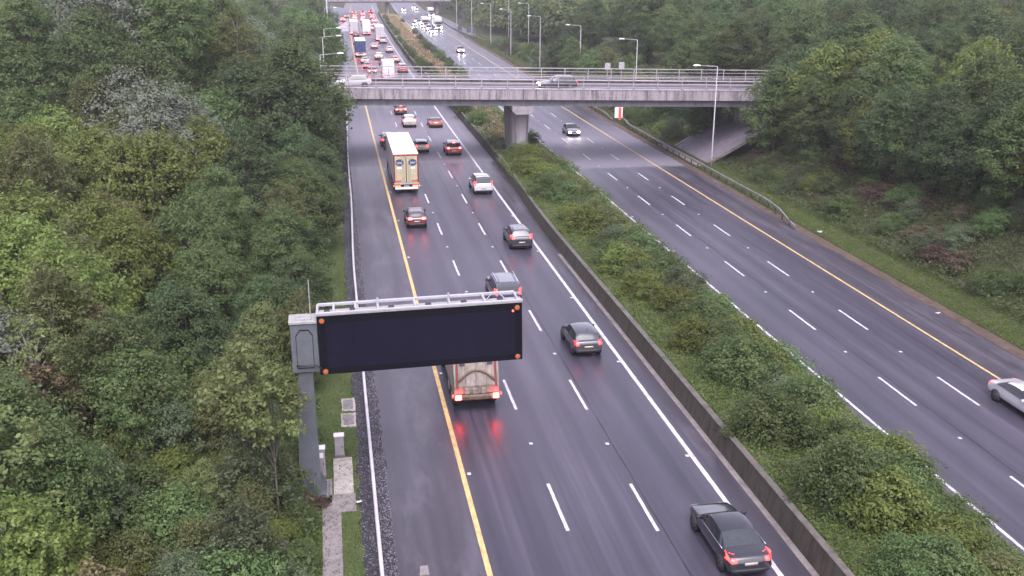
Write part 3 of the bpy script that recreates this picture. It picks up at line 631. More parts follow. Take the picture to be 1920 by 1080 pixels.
M['tail_faint']=mat('faintly glowing tail lamp',(0.42,0.025,0.02),0.2,var=0.1,emit=(1.0,0.05,0.02),estr=0.25)  # lens given a faint red glow of its own
M['brake']=mat('lit brake lamp',(0.6,0.02,0.015),0.25,emit=(1.0,0.04,0.03),estr=13)
M['head']=mat('lit headlamp',(0.8,0.8,0.8),0.2,emit=(1.0,0.93,0.86),estr=90)
M['headoff']=mat('headlamp lens',(0.45,0.45,0.48),0.12)
M['side_marker']=mat('amber marker lamp',(0.5,0.1,0.03),0.3,emit=(1,0.13,0.05),estr=1.6)
tyre_me=MB().tube([(-.11,0,0),(-.08,0,0),(.08,0,0),(.11,0,0)],[.29,.325,.325,.29],20).mesh('tyre',M['tyre'],True)
_r=MB().tube([(-.116,0,0),(.116,0,0)],.195,16)
for k in range(5):
    a=2*math.pi*k/5; c,s=math.cos(a)*.12,math.sin(a)*.12; _r.box(-.122,.122,c-.03,c+.03,s-.03,s+.03)
rim_me=_r.mesh('rim',M['rim'])
STY={
'saloon':dict(L=4.75,W=1.84,H=1.45,st=[(0,.72,.78,.90,0),(.02,.90,.95,.93,0),(.05,.97,1.01,.96,0),(.165,1.00,1.05,.98,0),(.30,.98,1.37,.99,1),(.42,.97,1.45,1,1),(.55,.95,1.43,1,1),(.71,.93,.99,.99,0),(.90,.80,.86,.96,0),(.965,.70,.74,.90,0),(1,.55,.58,.78,0)]),
'hatch':dict(L=4.15,W=1.78,H=1.50,st=[(0,.80,.86,.90,0),(.015,.98,1.02,.94,0),(.05,1.02,1.06,.97,0),(.13,1.01,1.40,.98,1),(.30,.99,1.50,1,1),(.52,.96,1.48,1,1),(.70,.93,1.00,.99,0),(.90,.82,.88,.96,0),(.965,.70,.75,.90,0),(1,.55,.58,.78,0)]),
'suv':dict(L=4.5,W=1.86,H=1.68,st=[(0,.85,.92,.92,0),(.012,1.06,1.10,.96,0),(.035,1.10,1.15,.98,0),(.10,1.10,1.58,.98,1),(.28,1.08,1.68,1,1),(.54,1.05,1.66,1,1),(.70,1.03,1.10,.99,0),(.91,.94,1.0,.97,0),(.97,.82,.87,.92,0),(1,.60,.64,.82,0)]),
'offroader':dict(L=4.75,W=1.92,H=1.88,st=[(0,1.00,1.05,.95,0),(.01,1.16,1.19,.98,0),(.025,1.18,1.22,.99,0),(.05,1.18,1.82,.98,1),(.25,1.17,1.88,1,1),(.56,1.15,1.86,1,1),(.69,1.13,1.2,.99,0),(.93,1.08,1.13,.98,0),(.98,.95,1.0,.95,0),(1,.65,.70,.88,0)]),
'mpv':dict(L=4.8,W=1.92,H=1.90,st=[(0,.85,.92,.93,0),(.010,1.08,1.12,.98,0),(.022,1.10,1.15,1.0,0),(.05,1.10,1.84,.99,1),(.25,1.08,1.90,1,1),(.60,1.02,1.76,1,1),(.80,.98,1.04,.99,0),(.93,.85,.9,.95,0),(.975,.74,.79,.9,0),(1,.58,.62,.8,0)]),
'sports':dict(L=4.4,W=1.9,H=1.28,st=[(0,.70,.75,.93,0),(.03,.90,.94,.97,0),(.07,.93,.97,.99,0),(.2,.92,.97,1,0),(.33,.88,1.22,1,1),(.45,.86,1.28,1,1),(.53,.85,1.25,1,1),(.70,.80,.85,.98,0),(.92,.66,.7,.95,0),(.97,.56,.6,.9,0),(1,.45,.48,.78,0)]),
'van':dict(L=5.2,W=1.95,H=1.98,st=[(0,1.02,1.08,.96,0),(.008,1.12,1.15,.99,0),(.016,1.13,1.17,1,0),(.03,1.13,1.92,.98,1),(.3,1.12,1.98,1,1),(.66,1.10,1.96,1,1),(.82,1.06,1.12,.99,0),(.94,.95,1.0,.96,0),(.98,.82,.87,.92,0),(1,.6,.64,.84,0)]),
}
SHELL={}
def shell(style,lev):
    key=(style,lev)
    if key in SHELL: return SHELL[key]
    d=STY[style]; L,Wd=d['L'],d['W']; h=Wd/2; st=d['st']; zb0=.24
    rings=[]
    for i,(f,zb_,zt,wf,cab) in enumerate(st):
        w=h*wf; y=f*L; zb=zb0+(.10 if i in(0,len(st)-1) else 0); wr=h*(.74 if style not in('offroader','van') else .84)
        half=[(0,zb),(.80*w,zb),(.965*w,zb+.13),(w,.5*(zb+zb_)+.06),(.955*w,zb_)]
        if cab: half+=[(wr,zt-.07),(wr*.66,zt-.005),(0,zt)]
        else: half+=[(.86*w,zb_+.02),(.55*w,zt-.005),(0,zt)]
        rings.append([(x,y,z) for x,z in half]+[(-x,y,z) for x,z in half[-2:0:-1]])
    n=14; bm=bmesh.new(); V_=[[bm.verts.new(p) for p in r] for r in rings]; cr=bm.edges.layers.float.new('crease_edge')
    for i in range(len(st)-1):
        c0,c1=st[i][4],st[i+1][4]
        for j in range(n):
            jj=j if j<7 else 13-j
            f=bm.faces.new((V_[i][j],V_[i][(j+1)%n],V_[i+1][(j+1)%n],V_[i+1][j]))
            m=0
            if jj in (0,1): m=4
            elif jj==4 and (c0 or c1): m=3
            elif jj in (5,6):
                if c1 and not c0: m=2
                elif c0 and not c1: m=1
            if style=='van' and jj==4 and c0 and c1 and i<5: m=0
            f.material_index=m; f.smooth=True
    for ring,mi in ((V_[0],0),(V_[-1],0)):
        # end caps built as quads
        r=ring
        for a,b,c,e in ((0,1,13,0),(1,2,12,13),(2,3,11,12),(3,4,10,11),(4,5,9,10),(5,6,8,9)):
            vs=[r[a],r[b],r[c],r[e]] if a!=0 else [r[0],r[1],r[13]]
            f=bm.faces.new(vs); f.smooth=True; f.material_index=4 if a<2 else 0
        f=bm.faces.new((r[6],r[7],r[8])); f.smooth=True
    bm.edges.ensure_lookup_table()
    for e in bm.edges:
        a,b=e.verts
        for i,r in enumerate(V_):
            ia=r.index(a) if a in r else -1; ib=r.index(b) if b in r else -1
            if ia>=0 and ib>=0:
                if i in (0,len(V_)-1): e[cr]=0.45
                elif st[i][4]!=(st[i-1][4]) or st[i][4]!=st[i+1][4]: e[cr]=0.35
        mats={f.material_index for f in e.link_faces}
        if len(mats)==2 and 3 in mats: e[cr]=0.55
        elif len(mats)==2 and (1 in mats or 2 in mats): e[cr]=0.5
    bmesh.ops.recalc_face_normals(bm,faces=bm.faces[:])
    me=bpy.data.meshes.new('cage'); bm.to_mesh(me); bm.free()
    for k in range(5): me.materials.append(None)
    o=bpy.data.objects.new('cage',me); COL.objects.link(o); md=o.modifiers.new('s','SUBSURF'); md.levels=lev; md.render_levels=lev
    dg=bpy.context.evaluated_depsgraph_get(); ev=o.evaluated_get(dg); em=ev.to_mesh()
    vs=[v.co.copy() for v in em.vertices]; parts={}
    for p in em.polygons:
        k=p.material_index
        if k==3: k='sl' if p.center.x<0 else 'sr'
        parts.setdefault(k,[]).append(tuple(p.vertices))
    ev.to_mesh_clear(); bpy.data.objects.remove(o)
    allf=[f for fs in parts.values() for f in fs]
    bvh=BVHTree.FromPolygons(vs,allf)
    meshes={}
    for k,fs in parts.items():
        used=sorted({i for f in fs for i in f}); mp={a:b for b,a in enumerate(used)}
        mb=MB(); mb.v=[tuple(vs[i]) for i in used]; mb.f=[tuple(mp[i] for i in f) for f in fs]; meshes[k]=mb
    SHELL[key]=(d,meshes,bvh); return SHELL[key]
MC={}
def cached(key,fn):
    if key not in MC: MC[key]=fn()
    return MC[key]
def patch(bvh,L,rear,x0,x1,z0,z1,off=.012,depth=.03,nu=4,nv=3,skew=0.0):
    """a lens or plate moulded onto the end of a body"""
    mb=MB(); F_=[];
    for j in range(nv+1):
        for i in range(nu+1):
            u,v=i/nu,j/nv; x=x0+(x1-x0)*u; z=z0+(z1-z0)*v+skew*(abs(x)-abs((x0+x1)/2))
            o=Vector((x,-3 if rear else L+3,z)); dr=Vector((0,1 if rear else -1,0)); hit=bvh.ray_cast(o,dr)
            y=hit[0].y if hit[0] else (0.35 if rear else L-.35)
            if abs(y-(0 if rear else L))>.7: y=.5 if rear else L-.5
            F_.append((x,y-off if rear else y+off,z))
    n=nu+1; vs=F_+[(x,y+depth if rear else y-depth,z) for x,y,z in F_]; N=len(F_)
    fs=[(j*n+i,j*n+i+1,(j+1)*n+i+1,(j+1)*n+i) for j in range(nv) for i in range(nu)]
    rim=[i for i in range(n)]+[j*n+nu for j in range(1,nv+1)]+[nv*n+i for i in range(nu-1,-1,-1)]+[j*n for j in range(nv-1,0,-1)]
    fs+=[(rim[k],rim[(k+1)%len(rim)],N+rim[(k+1)%len(rim)],N+rim[k]) for k in range(len(rim))]
    return mb.add(vs,fs)
def car(style,label,paintm,t,y,z=0.0,fwd=True,tail='tail',head='headoff',lev=2,cat='car',roofm=None,lights=None,extras=(),group=None,rz=None,wagonlight='wide',origin=None):
    """y is the station of the end nearest the camera"""
    d,ms,bvh=shell(style,lev); L,Wd,H=d['L'],d['W'],d['H']; h=Wd/2
    ang=-math.atan2(cx(y+1)-cx(y-1),2)+(0 if fwd else math.pi)
    nm={'saloon':'saloon_car','hatch':'hatchback_car','suv':'suv','offroader':'off_road_car','mpv':'people_carrier','sports':'sports_car','van':'van'}[style]
    pos=(t+cx(y),y if fwd else y+L,z)
    if rz is not None: ang=rz
    if not fwd: pos=(t+cx(y),y+0.0,z)
    o=thing(nm,label,cat,pos,ang,group)
    oy=0.0 if fwd else -L         # keep the near end at the root
    def pt(key,mb_fn,name,mt,smooth=True,par=o):
        me=cached((key,oy,mt.name),lambda:(lambda m:m)(shift(mb_fn(),oy).mesh(name,mt,smooth)))
        return link(name,me,par)
    def shift(mb,dy):
        q=MB(); q.v=[(a,b+dy,c) for a,b,c in mb.v]; q.f=list(mb.f); return q
    k=(style,lev)
    pt((k,'b'),lambda:ms[0],'body',paintm); pt((k,'ws'),lambda:ms[1],'windscreen',M['glass']); pt((k,'rw'),lambda:ms[2],'rear_window',M['glass_rear'])
    pt((k,'sl'),lambda:ms['sl'],'side_window',M['glass']); pt((k,'sr'),lambda:ms['sr'],'side_window',M['glass']); pt((k,'lt'),lambda:ms[4],'lower_trim',M['trim'])
    for fy in (.185,.80):
        for s in (-1,1):
            w=link('wheel',tyre_me,o); w.location=(s*(h-.125),fy*L+oy,.325); sc=H/1.55*.5+.5; w.scale=(1,sc,sc); w.location.z=.325*sc
            r=link('rim',rim_me,w)
            pt((k,'arch',fy,s),lambda:MB().tube([(s*(h-.05),fy*L,.34),(s*(h-.004),fy*L,.34)],[.36,.375],18),'wheel_arch',M['trim'])
    zl=[q for q in d['st']][1][1]
    for s in (-1,1):
        if style in ('offroader','mpv','van'): a=(s*h*.78,s*h*.955,zl-.12,zl+.28)
        elif style=='saloon': a=(s*h*.60,s*h*.92,zl-.16,zl+.05)
        elif style=='sports': a=(s*h*.35,s*h*.9,zl-.13,zl+.0)
        else: a=(s*h*.62,s*h*.92,zl-.17,zl+.06)
        if lev==1: a=(s*h*.52,s*h*.97,a[2]-.08,a[3]+.05)
        if lights: a=(s*h*lights[0],s*h*lights[1],lights[2],lights[3])
        pt((k,'tl',s,lights),lambda:patch(bvh,L,True,*a),'tail_light',M[tail])
        zf=d['st'][-2][1]
        pt((k,'hl',s),lambda:patch(bvh,L,False,s*h*.50,s*h*.86,zf-.14,zf+.02,.02),'headlight',M[head])
        pt((k,'mi',s),lambda:MB().bbox(s*(h+.03)-.10,s*(h+.03)+.10,L*.66-.08,L*.66+.06,d['st'][-4][1]+.02,d['st'][-4][1]+.17,.03),'door_mirror',M['trim'] if paintm is not P['white'] else paintm)
    pt((k,'np'),lambda:patch(bvh,L,True,-.26,.26,.62 if style!='saloon' else .66,.74 if style!='saloon' else .78,.016,.02,3,1),'number_plate',M['plate'])
    pt((k,'npf'),lambda:patch(bvh,L,False,-.26,.26,.40,.51,.02,.03,3,1),'number_plate',M['plate'])
    pt((k,'gr'),lambda:patch(bvh,L,False,-.42*h/.9,.42*h/.9,d['st'][-2][1]-.16,d['st'][-2][1]-.02,.014,.03),'grille',M['trim'])
    pt((k,'rb'),lambda:patch(bvh,L,True,-.80*h,.80*h,.36,.50,.010,.03,6,2),'rear_bumper_insert',M['trim'])
    if lev>1:
        for s in (-1,1):
            pt((k,'ch',s),lambda:MB().tube([(s*(h*.965),q[0]*L,q[1]+.012) for q in d['st'] if .12<q[0]<.74],.012,5),'window_strip',M['chrome'] if style=='saloon' else M['trim'])
    for e in extras:
        if e=='rails':
            for s in (-1,1): pt((k,'ra',s),lambda:MB().tube([(s*h*.72,.12*L,H-.02),(s*h*.72,.16*L,H+.05),(s*h*.74,.5*L,H+.06),(s*h*.73,.58*L,H-.03)],.025,6),'roof_rail',M['rail_pale'])
        if e=='spoiler':
            pt((k,'sp'),lambda:MB().bbox(-h*.86,h*.86,.02*L,.10*L,1.20,1.25,.015).box(-h*.55,-h*.5,.05*L,.07*L,.9,1.20).box(h*.5,h*.55,.05*L,.07*L,.9,1.20),'spoiler',P['charcoal'])
        if e=='aerial': pt((k,'ae'),lambda:MB().tube([(0,.16*L,H-.03),(0,.13*L,H+.14)],.015,6),'aerial',M['trim'])
        if e=='roofgrooves':
            for q in range(5): pt((k,'rg',q),lambda:MB().bbox(-h*.6+q*h*.3-.03,-h*.6+q*h*.3+.03,.12*L,.5*L,H-.02,H+.012,.008),'roof_rib',paintm)
        if e=='highstop': pt((k,'hs'),lambda:MB().bbox(-.16,.16,.105*L,.125*L,H-.12,H-.07,.01),'high_stop_lamp',M[tail])
        if e=='pale_roof':
            y0_,y1_=[(a[0]) for a in d['st'] if a[4]][0]+.05,[(a[0]) for a in d['st'] if a[4]][-1]
            def rf():
                m=MB(); pts=[]
                for j in range(7):
                    for i in range(7):
                        x=(-.60+1.2*i/6)*h*.9; yy=(y0_+(y1_-y0_)*j/6)*L; hit=bvh.ray_cast(Vector((x,yy,4)),Vector((0,0,-1))); pts.append((x,yy,(hit[0].z if hit[0] else H)+.006))
                return m.add(pts,[(j*7+i,j*7+i+1,(j+1)*7+i+1,(j+1)*7+i) for j in range(6) for i in range(6)])
            pt((k,'pr'),rf,'roof_panel',P['silver'])
    return o
# --- goods vehicles ---------------------------------------------------------
def wheelset(o,xs,ys,r=.48,w=.28,dy=0):
    me=cached(('tw',r,w),lambda:MB().tube([(-w/2,0,0),(-w/2+.04,0,0),(w/2-.04,0,0),(w/2,0,0)],[r*.88,r,r,r*.88],18).mesh('wheel',M['tyre'],True)); rm=cached(('tr',r,w),lambda:MB().tube([(-w/2-.01,0,0),(w/2+.01,0,0)],r*.5,12).mesh('rim',M['rim']))
    for y in ys:
        for x in xs: q=link('wheel',me,o); q.location=(x,y+dy,r); link('rim',rm,q)
def cabunit(o,y0,paintm,front,hl='headoff',w=1.24,h=3.3,deflector=True):
    """tractor cab; front towards +y when front=1 else towards -y"""
    s=front
    def Y(a): return y0+s*a
    def bx(x0,x1,a,b,z0,z1,bv,name,mt):
        ya,yb=sorted((Y(a),Y(b))); return MB().bbox(x0,x1,ya,yb,z0,z1,bv).build(name,mt,o)
    bx(-w,w,0,1.9,1.05,h-.35,.10,'cab',paintm); bx(-w*.94,w*.94,.15,1.75,h-.349,h,.14,'cab_roof',paintm)
    bx(-w*.90,w*.90,1.86,1.93,1.9,2.75,.03,'windscreen',M['glass'])
    for q in (-1,1): bx(q*w-.015,q*w+.015,.7,1.75,1.95,2.65,.01,'side_window',M['glass']); bx(q*(w+.16)-.12,q*(w+.16)+.12,1.75,1.9,1.9,2.6,.03,'door_mirror',M['trim'])
    bx(-w*.62,w*.62,1.88,1.94,1.05,1.78,.03,'grille',M['trim']); bx(-w,w,1.55,2.0,.38,1.0,.08,'bumper',paintm)
    for q in (-1,1): bx(q*w*.74-.2,q*w*.74+.2,1.97,2.03,.62,.86,.02,'headlight',M[hl])
    bx(-.26,.26,2.0,2.03,.45,.57,.005,'number_plate',M['plate'])
    bx(-.45,.45,-4.2,1.6,.75,1.04,.03,'chassis',M['trim'])
    wheelset(o,(-w+.16,w-.16),(Y(.95),Y(-2.9)),.50,.30)
def artic(label,t,y,roofm,doorm,sidem,W=2.5,Lt=13.4,H=4.0,z0=1.15,tail='tail',lev='full',frame=None,cabp=None,cat='lorry',z=0.0,logo=False,cabon=True):
    ang=-math.atan2(cx(y+6)-cx(y),6); o=thing('articulated_lorry' if Lt>9 else 'box_lorry',label,cat,(t+cx(y),y,z),ang); h=W/2
    fr=frame or doorm
    MB().box(-h,-h+.04,.06,Lt,z0,H-.04).build('side_panel',sidem,o); MB().box(h-.04,h,.06,Lt,z0,H-.04).build('side_panel',sidem,o)
    MB().box(-h+.041,h-.041,Lt-.06,Lt,z0,H-.04).build('front_panel',sidem,o)
    MB().bbox(-h-.005,h+.005,.0,Lt+.01,H-.039,H+.03,.02).build('roof',roofm,o)
    MB().box(-h+.02,h-.02,.08,Lt,z0-.16,z0-.001).build('floor_frame',M['trim'],o)
    for s in (-1,1):
        MB().bbox(min(s*.035,s*(h-.14)),max(s*.035,s*(h-.14)),.0,.055,z0+.02,H-.20,.01).build('rear_door',doorm,o)
        MB().bbox(min(s*(h-.13),s*h),max(s*(h-.13),s*h),-.015,.10,z0-.10,H-.045,.01).build('door_post',fr,o)
        if lev=='full':
            for q in (.22,.42): MB().tube([(s*q,-.03,z0+.02),(s*q,-.03,H-.24)],.02,6).build('locking_bar',M['galv'],o)
            for zq in (z0+.35,z0+1.2,z0+2.1): MB().bbox(s*(h-.20)-.09,s*(h-.20)+.09,-.03,-.002,zq-.03,zq+.03,.008).build('hinge',M['galv'],o)
            MB().bbox(s*h*.66-.30,s*h*.66+.30,-.012,-.002,z0+.08,z0+.26,.004).build('reflective_panel',M['red_reflect'],o)
    MB().bbox(-h+.0,h-.0,-.015,.10,H-.19,H-.041,.01).build('door_header',fr,o)
    if lev=='full':
        for k in range(5): MB().bbox(-h*.82+k*h*.41-.13,-h*.82+k*h*.41+.13,-.03,-.016,H-.14,H-.07,.008).build('marker_strip',M['red_reflect'],o)
    MB().bbox(-h+.02,h-.02,-.05,.06,z0-.18,z0-.005,.02).build('rear_sill',M['galv'],o)
    MB().bbox(-h+.1,h-.1,-.03,.1,.48,.70,.02).build('underrun_bar',roofm,o)
    for s in (-1,1):
        MB().bbox(s*(h-.38)-.28,s*(h-.38)+.28,-.055,-.031,.72,.90,.015).build('tail_light',M[tail],o)
        MB().bbox(s*(h+.02)-.05,s*(h+.02)+.05,-.06,.0,.78,.90,.02).build('marker_lamp',M[tail],o)
        MB().box(s*(h-.30)-.22,s*(h-.30)+.22,.3,.36,.22,.95).build('mudflap',M['trim'],o)
    MB().bbox(-.26,.26,-.05,-.031,.74,.88,.005).build('number_plate',M['plate'],o)
    if Lt>9:
        wheelset(o,(-h+.19,h-.19),(2.2,3.5,4.8),.48,.34); MB().box(-.5,.5,.4,Lt-.5,.75,z0-.17).build('chassis',M['trim'],o)
        for s in (-1,1): MB().bbox(s*h-.03,s*h+.0,5.8,10.2,.5,1.0,.01).build('side_guard',M['galv'],o)
    else:
        wheelset(o,(-h+.19,h-.19),(1.6,),.44,.3); MB().box(-.5,.5,.3,Lt,.7,z0-.17).build('chassis',M['trim'],o)
    if cabon: cabunit(o,Lt-.9 if Lt>9 else Lt+.05,cabp or P['white'],1,h=3.5 if Lt>9 else 2.7)
    if logo:
        for s in (-1,1):
            c=s*(h*.52); lz=z0+2.05
            def oval(a,b,y0_,y1_): return MB().add([(c+a*math.cos(2*math.pi*k/24),y0_,lz+b*math.sin(2*math.pi*k/24)) for k in range(24)]+[(c+a*math.cos(2*math.pi*k/24),y1_,lz+b*math.sin(2*math.pi*k/24)) for k in range(24)],[tuple(range(24)),tuple(range(24,48))]+[(k,(k+1)%24,24+(k+1)%24,24+k) for k in range(24)])
            e=oval(.42,.34,-.016,-.002).build('emblem',M['logoblue'],o)
            for k_ in range(1): pass
            tx=text_mesh('lyfer',.30,M['wboard'],'lettering',o,(c,-.022,lz-.02),(R(90),R(-4),0))
            MB().bbox(c-.24,c+.24,-.012,-.003,lz-.62,lz-.46,.004).build('strapline',M['wboard'],o)
    return o
M['red_reflect']=mat('red reflective strip',(0.55,0.07,0.04),0.4,var=0.15,scale=14); M['logoblue']=mat('dark blue emblem',(0.035,0.05,0.10),0.45,var=0.1)
M['creamdoor']=mat('cream lorry door',(0.39,0.35,0.215),0.55,var=0.10,scale=2.5); M['whitebox']=mat('white lorry body',(0.62,0.61,0.63),0.5,var=0.04,scale=1); M['redframe']=mat('red lorry frame',(0.16,0.02,0.02),0.5,var=0.15)
M['pinkdoor']=mat('pale lorry door',(0.42,0.39,0.41),0.55,var=0.06); M['dirty']=mat('dirty white tailgate',(0.26,0.225,0.19),0.6,var=0.25,scale=2.2,stretch=(1.5,1,.5)); M['brownhoop']=mat('brown steel hoop',(0.13,0.085,0.055),0.6,var=0.25)
# nearest vehicles, northbound
car('saloon','black saloon with lit red tail lamps in the bottom right, astride the white edge line',P['black'],9.66,30.9,tail='tail',lights=(.62,.97,.80,1.0))
car('hatch','charcoal hatchback in the outer lane level with the message sign',P['charcoal'],9.15,53.9,tail='tail',lights=(.66,.93,.80,1.03),extras=('aerial',))
car('offroader','dark boxy off-roader with pale roof rails just beyond the message sign',P['navy'],5.95,63.2,tail='tail',extras=('rails','pale_roof'))
car('suv','black sport utility car with lit lamps in the outer lane ahead of the hatchback',P['black'],9.50,77.4,tail='tail',lights=(.70,.95,.98,1.28),extras=('pale_roof',))
car('hatch','dark red hatchback braking behind the cream doored lorry',P['dkred'],1.72,85.7,tail='brake',lights=(.50,.92,.86,1.02),extras=('pale_roof',))
car('mpv','white people carrier in the outer lane with its right indicator glowing',P['white'],9.42,98.1,tail='tail')
car('suv','red car braking hard under the bridge in the outer lane',P['red'],9.0,119.5,tail='brake',lights=(.62,.94,.93,1.10),extras=('highstop',))
car('hatch','cream hatchback in the middle lane beside the cream doored lorry',P['cream'],5.35,122.0,tail='tail')
car('suv','white topped dark car half hidden ahead of the lorry in the inner lane',P['navy'],1.55,126.8,tail='tail',extras=('pale_roof',))
car('sports','orange sports car with a dark rear wing beyond the bridge',P['orange'],9.0,141.2,tail='tail_faint',extras=('spoiler','pale_roof'))
car('suv','cream car with glowing red brake lamps in the middle lane under the bridge',P['cream'],5.38,142.0,tail='brake',lights=(.66,.96,.95,1.16))
car('hatch','dark car with three bright brake lamps queueing under the bridge',P['dkred'],5.0,154.5,tail='brake',extras=('highstop',))
artic('large articulated lorry with white roof and cream doors bearing oval emblems',1.86,99.9,M['whitebox'],M['creamdoor'],M['pinkdoor'],H=4.05,tail='side_marker',frame=M['redframe'],logo=True)
# refuse lorry below the message sign
g=thing('refuse_lorry','grubby white refuse lorry with bright brake lamps partly behind the message sign','lorry',(1.58+cx(49),47.5,0))
h=1.16
def sideprof(off): return [(.05+off,1.05),(-.0+off,1.5),(.55+off,3.2),(1.1,3.3),(5.6,3.3),(5.6,.95),(.6,.95)]
MB().prism(sideprof(0),'x',-h+.0,-h+.06).build('side_wall',M['dirty'],g); MB().prism(sideprof(0),'x',h-.06,h).build('side_wall',M['dirty'],g)
MB().add([(-h+.061,.10,1.05),(h-.061,.10,1.05),(h-.061,.05,1.5),(-h+.061,.05,1.5),(h-.061,.6,3.2),(-h+.061,.6,3.2),(h-.061,1.1,3.29),(-h+.061,1.1,3.29),(h-.061,5.55,3.29),(-h+.061,5.55,3.29)],[(0,1,2,3),(3,2,4,5),(5,4,6,7),(7,6,8,9)]).build('tailgate',M['dirty'],g)
def tg(z): return .05+.55*(z-1.5)/1.7
for x in (-.55,0,.55): MB().tube([(x,tg(1.5)-.03,1.5),(x,tg(3.1)-.03,3.1)],.035,6).build('tailgate_rib',M['dirty'],g)
MB().tube([(-.95+1.9*k/12,tg(1.75+.52*math.sin(math.pi*k/12))-.06,1.75+.52*math.sin(math.pi*k/12)) for k in range(13)],.06,6).build('lifting_hoop',M['brownhoop'],g,True)
for s in (-1,1):
    MB().prism([(tg(1.5)-.03,1.45),(tg(3.15)-.03,3.15),(tg(3.15)-.10,3.15),(tg(1.5)-.10,1.45)],'x',s*1.0-.05,s*1.0+.05).build('red_edge_strip',M['redframe'],g)
    MB().bbox(s*.72-.14,s*.72+.14,tg(2.6)-.07,tg(2.6)+.05,2.5,2.72,.01).build('vent',M['dkboard'],g)
    MB().bbox(s*.98-.16,s*.98+.16,-.14,-.06,.80,1.08,.03).build('brake_light',M['brake'],g); MB().bbox(s*1.24-.04,s*1.24+.04,-.1,.0,.95,1.10,.02).build('marker_lamp',M['tail'],g)
MB().bbox(-h,h,-.06,.45,.72,1.02,.04).build('rear_bumper',M['brownhoop'],g); MB().bbox(-.8,.8,-.10,-.061,.78,.98,.02).build('hopper_lip',M['brownhoop'],g)
for x in (-.5,-.1,.35): MB().bbox(x-.12,x+.12,-.03,.04,1.06,1.38,.02).build('bin_latch',M['dirty'],g)
MB().bbox(-.5,.5,.3,6.8,.55,.94,.02).build('chassis',M['trim'],g); wheelset(g,(-h+.18,h-.18),(1.3,2.6),.48,.34); cabunit(g,5.75,P['white'],1,h=2.95,w=1.16)
# queue beyond the bridge
car('hatch','dark red hatchback half hidden by the bridge parapet in the inner lane',P['dkred'],2.2,224,tail='tail',lev=1)
car('saloon','dark saloon lit red just behind the bridge parapet, nearest in the inner lane',P['charcoal'],2.9,213,tail='brake',lev=1)
artic('white box lorry seen through the bridge parapet in the middle lane',5.7,203,M['whitebox'],M['whitebox'],M['whitebox'],W=2.3,Lt=6.2,H=3.5,z0=.95,tail='tail',lev='low')
car('van','red van seen over the bridge parapet in the outer lane',P['red'],9.3,214,tail='tail_faint',lev=1,cat='van')
car('hatch','cream hatchback in the inner lane behind the dark backed lorry',P['cream'],2.05,236.5,tail='brake',lev=1)
car('suv','orange lit cream car in the middle lane, nearest of two beyond the parapet',P['cream'],5.6,246,tail='brake',lev=1)
car('hatch','cream car in the outer lane nearest to the bridge parapet',P['cream'],9.15,238,tail='tail',lev=1)
artic('dark blue backed lorry with a pale roof in the inner lane beyond the bridge',1.5,253,M['whitebox'],P['blue'],P['blue'],W=2.5,Lt=12,H=3.9,tail='brake',lev='low',frame=P['navy'])
car('hatch','pale saloon in the outer lane ahead of the cream car',P['white'],9.1,265.5,tail='tail',lev=1)
car('hatch','pale car in the middle lane beyond the dark blue backed lorry',P['white'],5.6,277.5,tail='tail',lev=1)
car('van','small white van close behind the right one of three pale lorries',P['white'],8.75,296,tail='tail_faint',lev=1,cat='van')
artic('right one of three pale lorries abreast in the far queue',8.2,304,M['whitebox'],M['pinkdoor'],M['pinkdoor'],Lt=12,H=4.1,tail='brake',lev='low')
car('hatch','small dark car behind the left one of three pale lorries',P['navy'],1.55,322,tail='tail_faint',lev=1)
artic('middle one of three pale lorries abreast in the far queue',4.95,330,M['whitebox'],M['whitebox'],M['whitebox'],Lt=12,H=4.1,tail='tail',lev='low')
artic('left one of three pale lorries abreast in the far queue',1.1,332,M['whitebox'],M['pinkdoor'],M['pinkdoor'],Lt=12,H=4.2,tail='brake',lev='low')
car('van','white van just ahead of the right pale lorry in the far queue',P['white'],7.6,352,tail='tail',lev=1,cat='van')
far=[(5.6,384,'van','cream','pale pinkish van ahead of the three pale lorries'),(9.3,378,'saloon','dkred','dark red car in the far queue behind the white roofed car'),(9.2,398,'hatch','white','white roofed car in the outer lane of the far queue'),
 (5.0,404,'suv','cream','bright lit cream car leading the middle lane past the pinkish van'),(1.6,392,'hatch','silver','silver car in the inner lane ahead of the left pale lorry'),(-2.6,404,'suv','red','red lit car alone entering the left slip road'),
 (2.0,418,'suv','cream','cream car in the inner lane of the far queue'),(5.4,424,'hatch','silver','silver hatchback deep in the far queue'),(9.0,420,'suv','red','red car in the outer lane deep in the far queue'),
 (2.2,440,'hatch','dkred','dark red hatchback in the inner lane before the far overbridge'),(5.6,444,'suv','red','red car in the middle lane before the far overbridge'),(9.2,440,'hatch','charcoal','dark hatchback in the outer lane before the far overbridge'),
 (9.3,470,'suv','dkred','dark red car in the outer lane beneath the far overbridge'),(5.7,466,'saloon','charcoal','dark saloon in the middle lane beneath the far overbridge'),(1.9,464,'hatch','red','red hatchback in the inner lane beneath the far overbridge'),(-1.2,432,'hatch','charcoal','dark car behind the queue at the slip road mouth')]
for t,y,stl,pc,lb in far: car(stl,lb,P[pc],t,y,tail='brake',lev=1,group='cars in the far northbound queue',cat='van' if stl=='van' else 'car')
